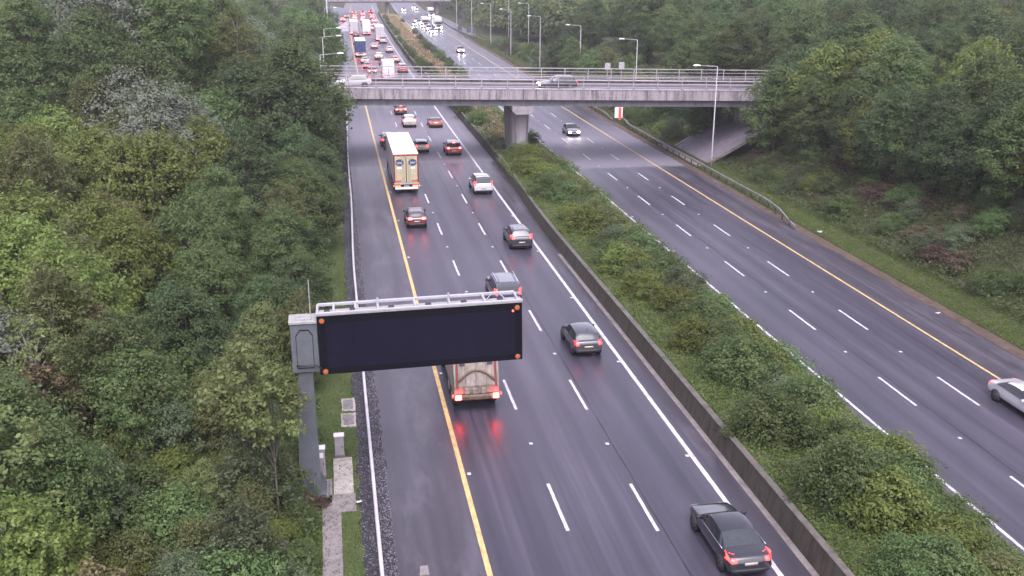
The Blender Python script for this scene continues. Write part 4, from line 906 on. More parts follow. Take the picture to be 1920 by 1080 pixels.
# southbound
car('hatch','dark silver hatchback with headlights coming towards the camera before the bridge',P['silver'],27.25,134.2,ZR,fwd=False,head='head')
car('saloon','white car cut off by the right edge of the picture',P['white'],30.75,41.4,ZR,fwd=False,head='headoff')
car('suv','white car with bright headlights alone beyond the bridge on the right carriageway',P['white'],27.7,267,ZR,fwd=False,head='head',lev=1)
car('hatch','white oncoming car leading the cluster by the central reservation',P['white'],26.9,344,ZR,fwd=False,head='head',lev=1)
car('mpv','white oncoming people carrier just behind the leading car of the cluster',P['white'],27.0,358,ZR,fwd=False,head='head',lev=1)
car('hatch','silver oncoming car nearest the central reservation',P['silver'],23.6,384,ZR,fwd=False,head='head',lev=1)
car('suv','white oncoming car in the middle of the far cluster',P['white'],25.6,392,ZR,fwd=False,head='head',lev=1)
car('hatch','silver oncoming car tucked behind the white one in the far cluster',P['silver'],25.9,408,ZR,fwd=False,head='head',lev=1)
car('suv','white car with dazzling lights emerging under the far overbridge on the left lane',P['white'],25.2,500,ZR,fwd=False,head='head',lev=1)
car('hatch','red lit oncoming car emerging under the far overbridge on the right lane',P['red'],31.6,508,ZR,fwd=False,head='head',lev=1)
car('hatch','pale oncoming car last in line under the far overbridge',P['silver'],31.5,530,ZR,fwd=False,head='head',lev=1)
def oncoming_lorry(label,t,y,W,Lt,H,cabp,hl='head'):
    o=thing('oncoming_lorry',label,'lorry',(t+cx(y),y,ZR),-math.atan2(cx(y+6)-cx(y),6)); h=W/2
    cabunit(o,2.0,cabp,-1,hl,w=h-.02,h=min(3.5,H-.3))
    MB().bbox(-h,h,2.4,2.4+Lt,1.1,H,.04).build('box_body',M['whitebox'],o); MB().bbox(-h-.003,h+.003,2.38,2.42+Lt,H-.02,H+.04,.02).build('roof',M['whitebox'],o)
    wheelset(o,(-h+.2,h-.2),(Lt-.5,Lt+.8),.48,.34); return o
oncoming_lorry('white fronted articulated lorry coming towards the camera beside the slip road nose',30.6,362,2.5,12.5,4.0,P['white'])
oncoming_lorry('white oncoming box lorry in the middle of the far cluster',27.0,374,2.35,6.5,3.5,P['white'])
oncoming_lorry('distant white lorry joining from the right slip road',34.6,446,2.4,8,3.6,P['white'])
# on the bridge
def deckz(x): return 8.582+SL*x
car('suv','dark car with a pale roof and a lit headlamp crossing the bridge',P['charcoal'],18.75-cx(117),116.6,deckz(21),rz=R(90),head='head',extras=('pale_roof',),fwd=False)
car('hatch','white car crossing the left end of the bridge',P['white'],-4.6-cx(117),117.2,deckz(-2),rz=R(90),head='headoff',fwd=False)
# ------------------------------------------------------------------ vegetation
def leaf_mat(name,dark,mid,light,back=None,rough=0.5,trans=0.30,hv=0.10):
    g=NG(name); t=g.t
    at=g.n('ShaderNodeAttribute',attribute_name='tint'); oi=g.n('ShaderNodeObjectInfo')
    v=g.math('ADD',at.outputs['Fac'],g.math('MULTIPLY',g.math('SUBTRACT',oi.outputs['Random'],0.5),hv*2.2),clamp=True)
    c=g.ramp(v,[(0.0,dark),(0.5,mid),(1.0,light)])
    h=g.n('ShaderNodeHueSaturation'); g.l(c,h.inputs['Color'])
    g.l(g.math('MULTIPLY_ADD',oi.outputs['Random'],0.045,0.4775),h.inputs['Hue'])
    g.l(g.math('MULTIPLY_ADD',oi.outputs['Random'],0.5,0.75),h.inputs['Value'])
    col=h.outputs[0]
    if back:
        ge=g.n('ShaderNodeNewGeometry'); col=g.mix(ge.outputs['Backfacing'],col,back)
    g.l(col,g.P.inputs['Base Color']); g.P.inputs['Roughness'].default_value=rough; g.P.inputs['Specular IOR Level'].default_value=0.25
    tr=g.n('ShaderNodeBsdfTranslucent'); g.l(col,tr.inputs['Color']); mx=g.n('ShaderNodeMixShader'); mx.inputs[0].default_value=trans
    g.l(g.P.outputs[0],mx.inputs[1]); g.l(tr.outputs[0],mx.inputs[2]); g.l(mx.outputs[0],t.nodes['Material Output'].inputs[0]); return g.m
LM={'green':leaf_mat('alder leaves',(0.056,0.090,0.030),(0.088,0.134,0.043),(0.150,0.196,0.074),trans=.45),
 'dark':leaf_mat('dark leaves',(0.044,0.074,0.030),(0.068,0.108,0.041),(0.118,0.160,0.066),trans=.45),
 'yellow':leaf_mat('yellow green leaves',(0.076,0.106,0.024),(0.122,0.160,0.036),(0.200,0.226,0.066),trans=.45),
 'olive':leaf_mat('birch leaves',(0.078,0.100,0.034),(0.124,0.150,0.052),(0.205,0.220,0.090),trans=.45),
 'silver':leaf_mat('silver leaves',(0.062,0.090,0.046),(0.098,0.126,0.074),(0.16,0.185,0.125),(0.145,0.165,0.12),0.6,0.30,0.12),
 'brown':leaf_mat('russet leaves',(0.074,0.060,0.030),(0.118,0.096,0.048),(0.19,0.155,0.08),trans=.45),
 'grey':leaf_mat('grey green leaves',(0.056,0.084,0.038),(0.092,0.124,0.062),(0.155,0.186,0.105),trans=.45),
 'bramble':leaf_mat('bramble leaves',(0.048,0.080,0.025),(0.082,0.128,0.040),(0.150,0.198,0.074),trans=.42),
 'reddish':leaf_mat('autumn bramble',(0.060,0.044,0.030),(0.105,0.075,0.052),(0.17,0.125,0.09),trans=.4),
 'grass':leaf_mat('grass blades',(0.055,0.085,0.020),(0.100,0.135,0.034),(0.175,0.185,0.07),trans=.4),
 'straw':leaf_mat('dry grass',(0.12,0.095,0.05),(0.24,0.185,0.10),(0.38,0.30,0.18)),
 'lush':leaf_mat('lush grass',(0.055,0.098,0.016),(0.094,0.158,0.026),(0.15,0.205,0.05),trans=.4)}
M['bark']=mat('grey brown bark',(0.085,0.072,0.060),0.9,var=0.3,scale=5,bump=0.5,stretch=(1,1,.3)); M['birch']=mat('pale birch bark',(0.42,0.38,0.35),0.8,var=0.35,scale=4,stretch=(1,1,3))
def leaves_mesh(name,C,N,size,tint,material,aspect=0.55,seed=0):
    """C centres, N normals, size per leaf, tint per leaf -> folded leaf quads"""
    r=np.random.default_rng(seed); n=len(C)
    N=N/np.maximum(1e-6,np.linalg.norm(N,axis=1,keepdims=True))
    a=r.normal(size=(n,3)); a-= (a*N).sum(1,keepdims=True)*N; a/=np.maximum(1e-6,np.linalg.norm(a,axis=1,keepdims=True)); b=np.cross(N,a)
    L=size[:,None]*0.5; Wd=L*aspect
    V=np.empty((n,4,3)); V[:,0]=C-a*L; V[:,1]=C+b*Wd-N*L*.18; V[:,2]=C+a*L-N*L*.10; V[:,3]=C-b*Wd-N*L*.18
    me=bpy.data.meshes.new(name); me.vertices.add(4*n); me.vertices.foreach_set('co',V.reshape(-1).astype(np.float32))
    me.loops.add(4*n); me.loops.foreach_set('vertex_index',np.arange(4*n,dtype=np.int32)); me.polygons.add(n)
    me.polygons.foreach_set('loop_start',np.arange(0,4*n,4,dtype=np.int32)); 
    at=me.attributes.new('tint','FLOAT','FACE'); at.data.foreach_set('value',np.clip(tint,0,1).astype(np.float32))
    me.update(calc_edges=True); me.materials.append(material); return me
def tree_mesh(seed,H,Rr,nclump,per,leaf,kind,shape='round',bark='bark',base=0.22,airy=1.0,flat=0.95,clump=(.45,.95),nlimb=12):
    r=np.random.default_rng(seed); pr=random.Random(seed)
    cs=[]; tries=0
    while len(cs)<nclump and tries<nclump*40:
        tries+=1; z=r.uniform(base,1.0)
        u=(z-base)/(1-base)
        if shape=='round': prof=(math.sin(math.pi*min(1,(u*.88+.12)))**.6)
        elif shape=='cone': prof=(1-u)**.75*(.35+.65*min(1,u*5+.3))
        elif shape=='tall': prof=math.sin(math.pi*(u*.9+.08))**.5*.9
        else: prof=math.sqrt(max(0,1-u*u))
        a=r.uniform(0,2*math.pi); q=math.sqrt(r.uniform(.12,1))
        lob=1+.22*math.sin(3*a+seed)+.16*math.sin(5*a+2*seed+4*u)
        p=np.array((math.cos(a)*Rr*prof*q*lob,math.sin(a)*Rr*prof*q*lob,z*H-.12*H*q*q*(1 if shape!='dome' else 0)))
        if all(np.sum((p-c)**2)>(.50*Rr/ (nclump/14)**.33)**2*airy for c in cs) or tries>nclump*30: cs.append(p)
    cs=np.array(cs); n=len(cs); cen=np.array((0,0,H*(.5+base*.4)))
    C=[];N=[];Z=[];T=[]
    for i,c in enumerate(cs):
        rc=r.uniform(*clump)*Rr*.34; m=int(per*r.uniform(.6,1.35)); out=c-cen; out[2]*=.6; out/=max(1e-6,np.linalg.norm(out))
        d=r.normal(size=(m,3)); d/=np.linalg.norm(d,axis=1,keepdims=True); d[:,2]=np.where(r.random(m)<.72,np.abs(d[:,2]),d[:,2])
        rad=rc*(r.random((m,1))**.33)*(1+.35*np.sin(7*d[:,:1]+i)); P_=c+d*rad*np.array((1,1,flat))
        C.append(P_); N.append(d*.6+out*.35+np.array((0,0,.5))+r.normal(size=(m,3))*.5)
        Z.append(leaf*r.uniform(.5,1.6,m)); T.append(np.clip(r.normal(.5,.10)+r.normal(0,.17,m)+.10*(d[:,2]),0,1))
    C=np.concatenate(C);N=np.concatenate(N);Z=np.concatenate(Z);T=np.concatenate(T)
    crown=leaves_mesh('crown',C,N,Z,T,LM[kind],.55,seed)
    # trunk and limbs
    mb=MB(); rt=(.018*H+.03)*(.35 if base>.6 else .5 if shape=='tall' else 1); bend=[pr.uniform(-.05,.05)*H for _ in range(2)]
    tp=lambda z:Vector((bend[0]*max(0,z/H)**1.5,bend[1]*max(0,z/H)**1.5,z))
    mb.tube([tp(-.3),tp(.1*H),tp(.35*H),tp(.6*H),tp(.9*H)],[rt*1.35,rt,rt*.75,rt*.5,.02],7)
    idx=list(range(n)); pr.shuffle(idx)
    for i in idx[:nlimb]:
        c=Vector(cs[i]); z0=max(.12*H,min(.8*H,c.z*pr.uniform(.45,.75))); s=tp(z0); mid=s.lerp(c,.5)+Vector((0,0,.04*H)); mb.tube([s,mid,c],[rt*.42,rt*.25,.012],5,False)
    trunk=mb.mesh('trunk',M[bark],True,False)
    return crown,trunk,H,Rr
VAR={}
def var(k,*a,**kw): VAR.setdefault(k,[]).append(tree_mesh(*a,**kw))
# near, finely leaved variants and coarser ones for farther off
for s in range(3): var('green',20+s,8.5,3.0,110,240,.165,'green','round',nlimb=14)
for s in range(2): var('dark',30+s,8.0,2.9,110,240,.165,'dark','round')
for s in range(3): var('yellow',40+s,7.5,2.8,105,230,.175,'yellow','round')
for s in range(3): var('olive',50+s,8.5,2.2,85,200,.145,'olive','tall',bark='birch',base=.25,airy=.8,clump=(.5,1.1))
for s in range(2): var('silver',60+s,10.0,3.4,105,220,.18,'silver','round',base=.2)
for s in range(2): var('brown',70+s,5.5,2.1,50,110,.20,'brown','tall',airy=.7)
for s in range(2): var('grey',80+s,6.0,2.5,60,170,.17,'grey','dome',base=.1)
for s in range(3): var('shrub',90+s,2.3,1.45,56,230,.10,'bramble','dome',base=.04,nlimb=8,clump=(.7,1.2))
for s in range(2): var('shrub_y',95+s,2.2,1.4,50,220,.105,'yellow','dome',base=.04,nlimb=8,clump=(.7,1.2))
for s in range(2): var('shrub_g',98+s,2.2,1.35,50,220,.095,'grey','dome',base=.04,nlimb=8,clump=(.7,1.2))
for s in range(2): var('shrub_r',101+s,1.6,1.3,32,170,.11,'reddish','dome',base=.03,nlimb=8,clump=(.7,1.2))
for s in range(2): var('shrub_o',111+s,2.3,1.4,50,220,.095,'olive','dome',base=.04,nlimb=8,clump=(.7,1.2))
var('bare',161,8.4,2.0,40,120,.17,'olive','round',bark='birch',base=.50,airy=.8)
var('highcrown',151,8.2,1.5,26,110,.2,'olive','round',bark='bark',base=.68,airy=.6,clump=(.7,1.2))
KN={'bare':('birch_tree','pale stemmed birch'),'highcrown':('birch_tree','slim olive sapling'),'green':('broadleaf_tree','green tree'),'dark':('broadleaf_tree','dark green tree'),'yellow':('ash_tree','yellow green tree'),'olive':('birch_tree','olive leaved birch'),
 'silver':('poplar_tree','silver leaved poplar'),'brown':('young_tree','russet young tree'),'grey':('willow_bush','grey green willow bush'),'shrub':('shrub','green shrub'),'shrub_y':('shrub','yellow green shrub'),'shrub_o':('shrub','olive shrub'),'shrub_g':('shrub','grey green shrub'),'shrub_r':('shrub','reddish shrub')}
PR={}
for k,L in VAR.items():
    PR[k]=L
NT=0
def tree(kind,x,y,z,s,label,group,cat=None,sz=None,rot=None):
    global NT; NT+=1
    cr,tk,H,Rr=PR[kind][NT%len(PR[kind])]
    sh=kind.startswith('shrub') or kind=='grey'
    o=bpy.data.objects.new(KN[kind][0],None); COL.objects.link(o); o.location=(x,y,z-.05); o.rotation_euler=(0,0,rnd.uniform(0,6.28) if rot is None else rot); o.scale=(s,s,sz or s); o.empty_display_size=.3
    a=link('crown',cr,o); b=link('trunk',tk,o); tag(o,label,cat or ('shrub' if sh else 'tree'),group); return o
def where(y):
    if y<42: return 'at bottom left'
    if y<56: return 'left of the message sign'
    if y<78: return 'beyond the message sign'
    if y<113: return 'level with the lorry'
    if y<150: return 'level with the bridge'
    if y<210: return 'just beyond the bridge'
    return 'far beyond the bridge'
PEND=[]
def plural(k): return k[:-4]+'shrubs' if k=='xx' else (k[:-4]+'bushes' if k.endswith('bush') else (k+'es' if k.endswith('ch') else k+'s'))
NUM=['','one','two','three','four','five','six','seven','eight','nine','ten','eleven','twelve']
ORD=['','first','second','third','fourth','fifth','sixth','seventh','eighth','ninth','tenth','eleventh','twelfth']
def finish_labels():
    """look-alikes in one spot are told apart by their order across the picture"""
    G={}
    for o,kd,ph,alt in PEND: G.setdefault((kd,ph,alt),[]).append(o)
    def name(L,kd,ph,alt):
        n=len(L)
        if n==1: L[0]['label']=kd+' '+ph; return
        if alt=='near': L.sort(key=lambda o:o.location.y)
        else: L.sort(key=lambda o:(o.location.x+5.03)/max(1,o.location.y))
        for i,o in enumerate(L):
            if alt=='near': w='nearest' if i==0 else ('farthest' if i==n-1 else ORD[i+1]+' nearest')
            else: w='leftmost' if i==0 else ('rightmost' if i==n-1 else ORD[i+1]+' from left')
            o['label']=w+' of '+NUM[n]+' '+plural(kd)+' '+ph
    for (kd,ph,alt),L in G.items():
        if len(L)<=12: name(L,kd,ph,alt); continue
        L.sort(key=lambda o:o.location.y); k=math.ceil(len(L)/9); m=math.ceil(len(L)/k)
        for c in range(k):
            if L[c*m:(c+1)*m]: name(L[c*m:(c+1)*m],kd,ph+', '+(ORD[c+1] if c<12 else 'last')+' row',alt)
def ptree(kind,x,y,z,s,ph,group,alt='side',sz=None):
    o=tree(kind,x,y,z,s,'',group,sz=sz); PEND.append((o,KN[kind][1],ph,alt)); return o
def place_left():
    r=random.Random(77); pts=[]
    y=31.0
    rows=0; out=[]
    while y<300:
        sp=3.5+y*0.031; 
        xr=-7.7 if y>50 else -9.4; 
        if y>140: xr-=.8+(y-140)*.008
        xl=-5.5-.335*y-4
        x=xr-r.uniform(0,.6)
        while x>xl:
            out.append((x+r.uniform(-.3,.2)*sp,y+r.uniform(-.4,.4)*sp)); x-=sp*r.uniform(.85,1.2)*(1+max(0,-x-20)*.003)
        y+=sp*.88
    return out
feat=[ # kind, x, y, height scale : the trees that stand out
 ('silver',-45,172,1.45),('silver',-36,143,1.40),('silver',-48,160,1.45),('silver',-40,154,1.4),('silver',-27.7,116.5,1.3),('silver',-20.6,91,1.22),('silver',-18.9,96.5,1.2),('silver',-33,130,1.35),('silver',-31,122,1.3),('silver',-25,104,1.15),('silver',-38,148,1.4),('silver',-44,150,1.4),('silver',-15,158,1.35),('silver',-42,140,1.4),('silver',-21.0,47,.75),('silver',-19,190,1.3),
 ('brown',-19.5,72,1.15),('brown',-21.6,75,1.1),('brown',-16.6,70,1.0),('brown',-19.2,41,1.0),('brown',-17.8,52,.95),('brown',-9.4,44.5,.50),('brown',-18.6,45,.9),
 ('olive',-19.2,50.5,1.0),('olive',-9.9,47.5,.58),('olive',-10.8,43.5,.55),('olive',-10.9,38,.42),('olive',-9.3,51.5,.62),('olive',-20.5,60,.95),('olive',-9.0,75,.85)]
lefts=place_left(); keep=[]
for x,y in lefts:
    if -20.2<x<-16.4 and y<36.5: continue
    if any((x-f[1])**2+(y-f[2])**2<(3.6 if y<60 else 7) for f in feat): continue
    keep.append((x,y))
GL='trees of the wood left of the motorway'
def left_kind(x,y,r):
    nz=math.sin(x*.21+1.3)*math.cos(y*.13)+r.uniform(-.7,.7)
    d=-x-6
    if y<52:
        if d<5: return r.choice(['olive','grey','green','shrub','yellow','shrub'])
        return r.choice(['green','green','yellow','olive','dark','shrub','brown']) if d>11 else r.choice(['green','dark','grey','green','yellow'])
    if y<100 and d>9: return 'yellow' if nz>-.35 else r.choice(['green','olive','brown'])
    if d<9: return 'dark' if nz<.0 else ('green' if nz<1.0 else 'grey')
    return 'green' if nz<.5 else r.choice(['yellow','olive','dark','grey'])
r=random.Random(5); cnt={}
for kind,x,y,s in feat:
    ptree(kind,x+cx(y),y,gz(x,y),s*r.uniform(.95,1.05),where(y)+(', deep in' if x<-16 else ', by the verge'),GL)
NL=0
for x,y in keep:
    k=left_kind(x,y,r); d=-x-6
    if not(k.startswith('shrub')):
        hmax=(.46+d*.030+max(0,y-34)*.0055); s=min(1.25,max(.42,hmax))*r.uniform(.82,1.15)
        if y>90: s=min(1.75,s*(1+(y-90)*.0026))
    else: s=r.uniform(.9,1.5)
    if -60<x+0.0 and False: continue
    # the straw clearing and the slot of road beyond the bridge stay open
    if y>105 and x>-9.5 and y<140: s*=.8
    dep=', by the verge' if d<5 else (', midway in' if d<16 else ', deep in')
    ptree(k,x+cx(y),y,gz(x,y),s,where(y)+dep,GL); NL+=1
def xx_ok(x): return x<-12.5
r=random.Random(63); y=27.0
while y<52:
    x=-8.3-r.uniform(0,.8)-(0.6 if y<40 else 0)
    while x>-7-.34*y:
        k=r.choices(['shrub','grey','shrub_y','shrub_g','brown','shrub_o'],[.34,.12,.2,.04,.05,.25] if xx_ok(x) else [.16,.05,.2,.03,.1,.46])[0]; q=r.uniform(.75,1.25)
        if k=='grey': q*=.55
        if k=='brown': q*=.55
        yy=y+r.uniform(-.8,.8); xx=x+r.uniform(-.4,.3)
        if -20.2<xx<-16.4 and yy<36.5: x-=2; continue
        ptree(k,xx,yy,gz(xx,yy),q,'in undergrowth '+('at bottom left' if yy<40 else 'behind the sign')+(', verge side' if xx>-13 else ', deep in'),'undergrowth shrubs in the left wood')
        x-=r.uniform(1.7,2.6)
    y+=2.0
for x,y,s_ in ((-17.55,35.0,1.0),(-18.9,35.6,.95),(-19.3,46.6,.85),(-9.9,44.6,.72)):
    ptree('bare',x,y,gz(x,y),s_,'with a long bare trunk',GL)
# the far wood is a single mass of canopy
def canopy(name,pts,leaf,seed,kind,per=240,group=None):
    rr=np.random.default_rng(seed); C=[];N=[];Z=[];T=[]
    for x,y,z,R_,H_ in pts:
        m=per; d=rr.normal(size=(m,3)); d/=np.linalg.norm(d,axis=1,keepdims=True); d[:,2]=np.abs(d[:,2])*1.0-.15
        lob=(1+.3*np.sin(4*d[:,:1]+x)+.25*np.sin(5*d[:,1:2]+y)); C.append(np.array((x,y,z+H_*.35))+d*np.array((R_,R_,H_*.65))*lob*(rr.random((m,1))**.2)); N.append(d+np.array((0,0,.5))+rr.normal(size=(m,3))*.4)
        Z.append(leaf*rr.uniform(.6,1.4,m)); T.append(np.clip(rr.normal(.5,.16)+rr.normal(0,.17,m),0,1))
    o=link(name,leaves_mesh(name,np.concatenate(C),np.concatenate(N),np.concatenate(Z),np.concatenate(T),LM[kind],.7,seed)); return struct(o,'stuff')
r=random.Random(9)
for kk,kind in enumerate(('green','dark','olive','grey')):
    pts=[]
    for _ in range(130):
        y=300+r.random()**1.3*330; x=-15-(y-300)*.055-(.40*y)*r.random()**1.6
        if 355<y<440 and -78<x<-50: continue
        pts.append((x,y,gz(x,y),r.uniform(4,6.5),r.uniform(8,12.5)))
    canopy('far_wood',pts,1.0,60+kk,kind)
cl=MB().add([(-82,352,-.02),(-50,352,-.02),(-50,440,-.02),(-88,440,-.02)],[(0,1,2,3)]); o=struct(cl.build('straw_field',M['tan'],None,fix=False)); o.location.z=.9
# right hand wood on the embankment
def place_right():
    r=random.Random(31); out=[]; y=44.0
    while y<300:
        sp=4.6+y*.031; x0=45.9-1.2*sstep(70,100,y)-3.5*sstep(128,170,y)+ (1.0 if y<70 else 0)
        xr=-5+.77*y+6; x=x0
        while x<min(xr,150):
            if not(111<y<126 and x<62) and not(y>230 and x<49): out.append((x+r.uniform(-.3,.3)*sp,y+r.uniform(-.4,.4)*sp))
            x+=sp*r.uniform(.85,1.25)*(1+max(0,x-55)*.008)
        y+=sp*.9
    return out
r=random.Random(15); GR='trees of the wood right of the motorway'
def whr(y,x):
    a='right of the nearest lamp' if y<88 else ('by the right bridge end' if y<130 else ('behind the right bridge' if y<190 else 'in the far right'))
    return a+(', in front' if x<57 else (', midway' if x<80 else ', far back'))
for x,y,s,k in ((44.4,107.4,1.2,'green'),(49,105,1.3,'yellow'),(48,110.3,1.3,'dark'),(53.5,107,1.3,'green'),(57,110.5,1.3,'green'),(45.8,101,1.05,'green'),(52.5,101,1.25,'yellow'),(51.5,95,1.2,'green'),(52.5,109.8,1.35,'dark')):
    ptree(k,x,y,gz(x,y)-.2,s,'crowding the right bridge end',GR)
for i in range(22):
    y=50+i*2.1+r.uniform(-.6,.6); x=48.2-1.8*sstep(66,94,y)+r.uniform(-.8,1.2); k=r.choice(['dark','green','dark','yellow'])
    ptree(k,x+cx(y),y,gz(x,y)-.2,r.uniform(.85,1.15),'fronting the scrub slope',GR,'near')
for x,y in place_right():
    if y<97 and x<49.5: continue
    if y>94 and y<112 and x<60: continue
    nz=math.sin(x*.17+2)*math.cos(y*.11+1)+r.uniform(-.7,.7)
    k='dark' if nz<-.15 else ('green' if nz<.75 else r.choice(['yellow','olive','grey','green']))
    if y<78 and x<60: k=r.choice(['dark','dark','green'])
    if 84<y<106 and x<60: k=r.choice(['yellow','green','green','dark'])
    s=r.uniform(.85,1.25)*(1.0 if x>54 else .86 if x>49 else .72)
    s*=1+max(0,y-80)*.0022+max(0,x-60)*.004; s=min(s,1.75)
    ptree(k,x+cx(y),y,gz(x,y)-.2,s,whr(y,x),GR)
for kk,kind in enumerate(('green','dark','olive')):
    pts=[]
    for _ in range(230):
        y=255+r.random()**1.3*420; x=52.5-sstep(300,340,y)*3+max(0,y-340)*.02+(.60*y)*r.random()**2.4
        if 452<y<482 and x<84: continue
        pts.append((x,y,gz(x,y),r.uniform(4,6.5),r.uniform(9,13)))
    canopy('far_wood',pts,1.0,80+kk,kind)
# trees hugging the left end of the bridge and the verge edge
for x,y,s,k in ((-10.3,103.5,1.55,'dark'),(-9.2,108.2,1.72,'green'),(-8.8,99,.95,'dark'),(-8.2,94,.74,'dark'),(-8.2,86,.74,'green'),(-10.2,110,1.5,'green'),(-9.2,111.8,1.75,'dark'),(-6.6,106,.8,'dark'),(-6.5,110.5,.8,'green'),(-7.9,70,.62,'dark'),(-7.6,63,.58,'green'),(-8.2,57,.62,'dark'),(-7.9,134,.7,'dark'),(-8.2,142,.75,'green'),(-13,108,1.5,'dark')):
    ptree(k,x+cx(y),y,0 if y<113 else gz(x,y),s,where(y)+', over the verge','trees overhanging the left verge','near')
# median shrubs
r=random.Random(22); GM='shrubs along the central reservation'
msp=[]
y=26.0
while y<111:
    for t in (18.75,17.4,16.1,14.9):
        if t<17 and r.random()<(.45 if t>15.5 else .72): continue
        msp.append((t+r.uniform(-.45,.25),y+r.uniform(-.8,.8)))
    y+=2.1
def wm(y):
    for a,b in ((35,'beside the black saloon'),(45,'below the charcoal hatchback'),(60,'level with the charcoal hatchback'),(78,'level with the off-roader'),(95,'level with the white people carrier'),(112,'in front of the bridge pier')):
        if y<a: return b
    return 'beyond the bridge pier'
for t,y in msp:
    k=r.choices(['shrub','shrub_y','shrub_g','shrub_r','shrub_o'],[.46,.24,.10,.06,.14])[0]; s=r.uniform(.86,1.28)*(.95 if t>18.5 else 1.0)
    ptree(k,t+cx(y),y,mz(t,y)-.1,s,wm(y)+(', far side' if t>18.6 else (', mid median' if t>16.2 else ', barrier side')),GM,'near',sz=s*r.uniform(.72,1.0)*(.82 if t>18.5 else 1))
for t,y,s,k in ((15.2,112.5,.8,'shrub'),(16.4,113.2,.85,'shrub'),(17.6,112.6,.9,'shrub'),(18.8,113,.85,'shrub'),(14.6,138,.9,'shrub'),(13.9,150,.9,'shrub'),(14.6,161,.9,'shrub'),(20,128,.8,'shrub'),(20,143,.9,'shrub')):
    ptree(k,t+cx(y),y,mz(t,y)-.1,s,'around the bridge pier foot'+(' in front' if y<120 else ' behind'),GM)
y=165.0
while y<430:
    for t in (13.6,20.3) if y<300 else ((13.6,) if int(y)%2 else (20.3,)):
        s=r.uniform(.6,.95); k=r.choice(['shrub','shrub','shrub_g']); yy=y+r.uniform(-2,2); ptree(k,t+r.uniform(-.4,.6)+cx(yy),yy,mz(t,yy)-.1,s,'beside the far straw median, '+('left side' if t<16 else 'right side'),GM,'near')
    y+=8+ (y-165)*.02
# shrubs on the right slope
r=random.Random(41); GS='shrubs on the right embankment'
y=47.0
while y<108:
    for t in (41.0,43.2,45.4,47.6):
        if r.random()<.15: continue
        tt,yy=t+r.uniform(-1,1),y+r.uniform(-1.2,1.2); k=r.choices(['shrub','shrub_g','shrub_r','shrub_y'],[.46,.16,.34,.04])[0]; s=r.uniform(.6,1.1)
        ptree(k,tt+cx(yy),yy,gz(tt,yy)-.1,s,('low' if tt<43.5 else 'high')+' on the slope '+('by the white car' if yy<62 else ('by the rail end' if yy<88 else 'by the street lamp')),GS,'near',sz=s*.8)
    y+=3.0
y=128.0
while y<290:
    for t in (39.6,42.2,45.0):
        tt,yy=t+r.uniform(-.8,.8),y+r.uniform(-1.5,1.5)
        if yy>225 and tt>43: continue
        k=r.choices(['shrub','shrub_g','shrub_r','shrub_y'],[.5,.2,.15,.15])[0]; s=r.uniform(.7,1.25)
        ptree(k,tt+cx(yy),yy,gz(tt,yy)-.1,s,'on the right bank '+('behind the bridge' if yy<170 else 'far beyond the bridge'),GS,'near')
    y+=7+(y-128)*.03
# shrubs round the sign column foot
for x,y,s,k in ((-7.0,39.3,.42,'shrub_r'),(-6.45,39.2,.34,'shrub_r'),(-7.7,40.0,.45,'shrub'),(-7.2,37.4,.5,'shrub'),(-8.0,36.0,.6,'shrub_y'),(-7.6,42.5,.62,'shrub'),(-7.3,45.5,.7,'shrub'),(-7.0,34.8,.45,'shrub'),(-7.4,32.8,.6,'shrub_g')):
    ptree(k,x,y,0,s,'at the message sign column foot' if 39<y<41 else ('just behind the message sign column' if y>41 else 'beside the narrow concrete path'),'low shrubs around the message sign column')
tree('highcrown',-8.05,38.0,0,.86,'slim olive sapling whose top leans in front of the sign column head','saplings in front of the message sign column')
tree('highcrown',-9.0,38.9,0,.96,'slim olive sapling just left of the sign column head','saplings in front of the message sign column')
# ------------------------------------------------------------------ low cover, all of it uncountable
def scatter(name,n,tf,zf,size,material,h=.2,seed=1,up=.8,aspect=.55,patch_=0.0,tmean=.5):
    rr=np.random.default_rng(seed); U=rr.random((int(n*1.0),2)); T_,Y_=tf(U)
    X=T_+0.11334*(Y_/100)**2+0.02575*(Y_/100)**3
    if patch_:
        f=np.sin(T_*1.7+.6*Y_)*np.cos(Y_*.9-T_)+np.sin(T_*.6+2)*np.cos(Y_*.37); k=rr.random(len(X))<np.clip(1-patch_*(f<-.25)*1.0,0,1); X,Y_,T_=X[k],Y_[k],T_[k]; f=f[k]
    else: f=np.zeros(len(X))
    Zg=np.array([zf(a,b) for a,b in zip(T_,Y_)]); m=len(X)
    C=np.stack([X,Y_,Zg+h*rr.random(m)**.7],1); N=rr.normal(size=(m,3))*.55+np.array((0,0,up))
    tn=np.clip(tmean+.08*f+rr.normal(0,.2,m),0,1)
    return struct(link(name,leaves_mesh(name,C,N,size*rr.uniform(.6,1.4,m),tn,LM[material],aspect,seed)),'stuff')
def band(t0,t1,y0,y1,pw=1.0): return lambda U:(t0+(t1-t0)*U[:,0],y0+(y1-y0)*U[:,1]**pw)
scatter('ground_cover',60000,band(12.85,21.25,24,112,1.35),mz,.13,'bramble',.38,1,patch_=.7,aspect=.45)
scatter('long_grass',12000,band(13,21.0,24,112,1.35),mz,.34,'grass',.2,44,.12,.07,.8)
scatter('long_grass',14000,band(38.4,50,44,112,1.15),gz,.45,'grass',.35,45,.12,.07,.7)
scatter('ground_cover',38000,band(12.85,16.6,24,112,1.35),mz,.13,'lush',.26,2,patch_=.45,tmean=.66)
scatter('ground_cover',9000,band(13,21.2,24,112,1.3),mz,.12,'reddish',.25,3,patch_=.9)
scatter('dry_grass',9000,band(15.0,19.2,125,440,1.5),mz,.45,'straw',.45,4,.35,.22)
scatter('ground_cover',9000,band(13.2,21.3,114,300,1.4),mz,.30,'bramble',.4,5,patch_=.5)
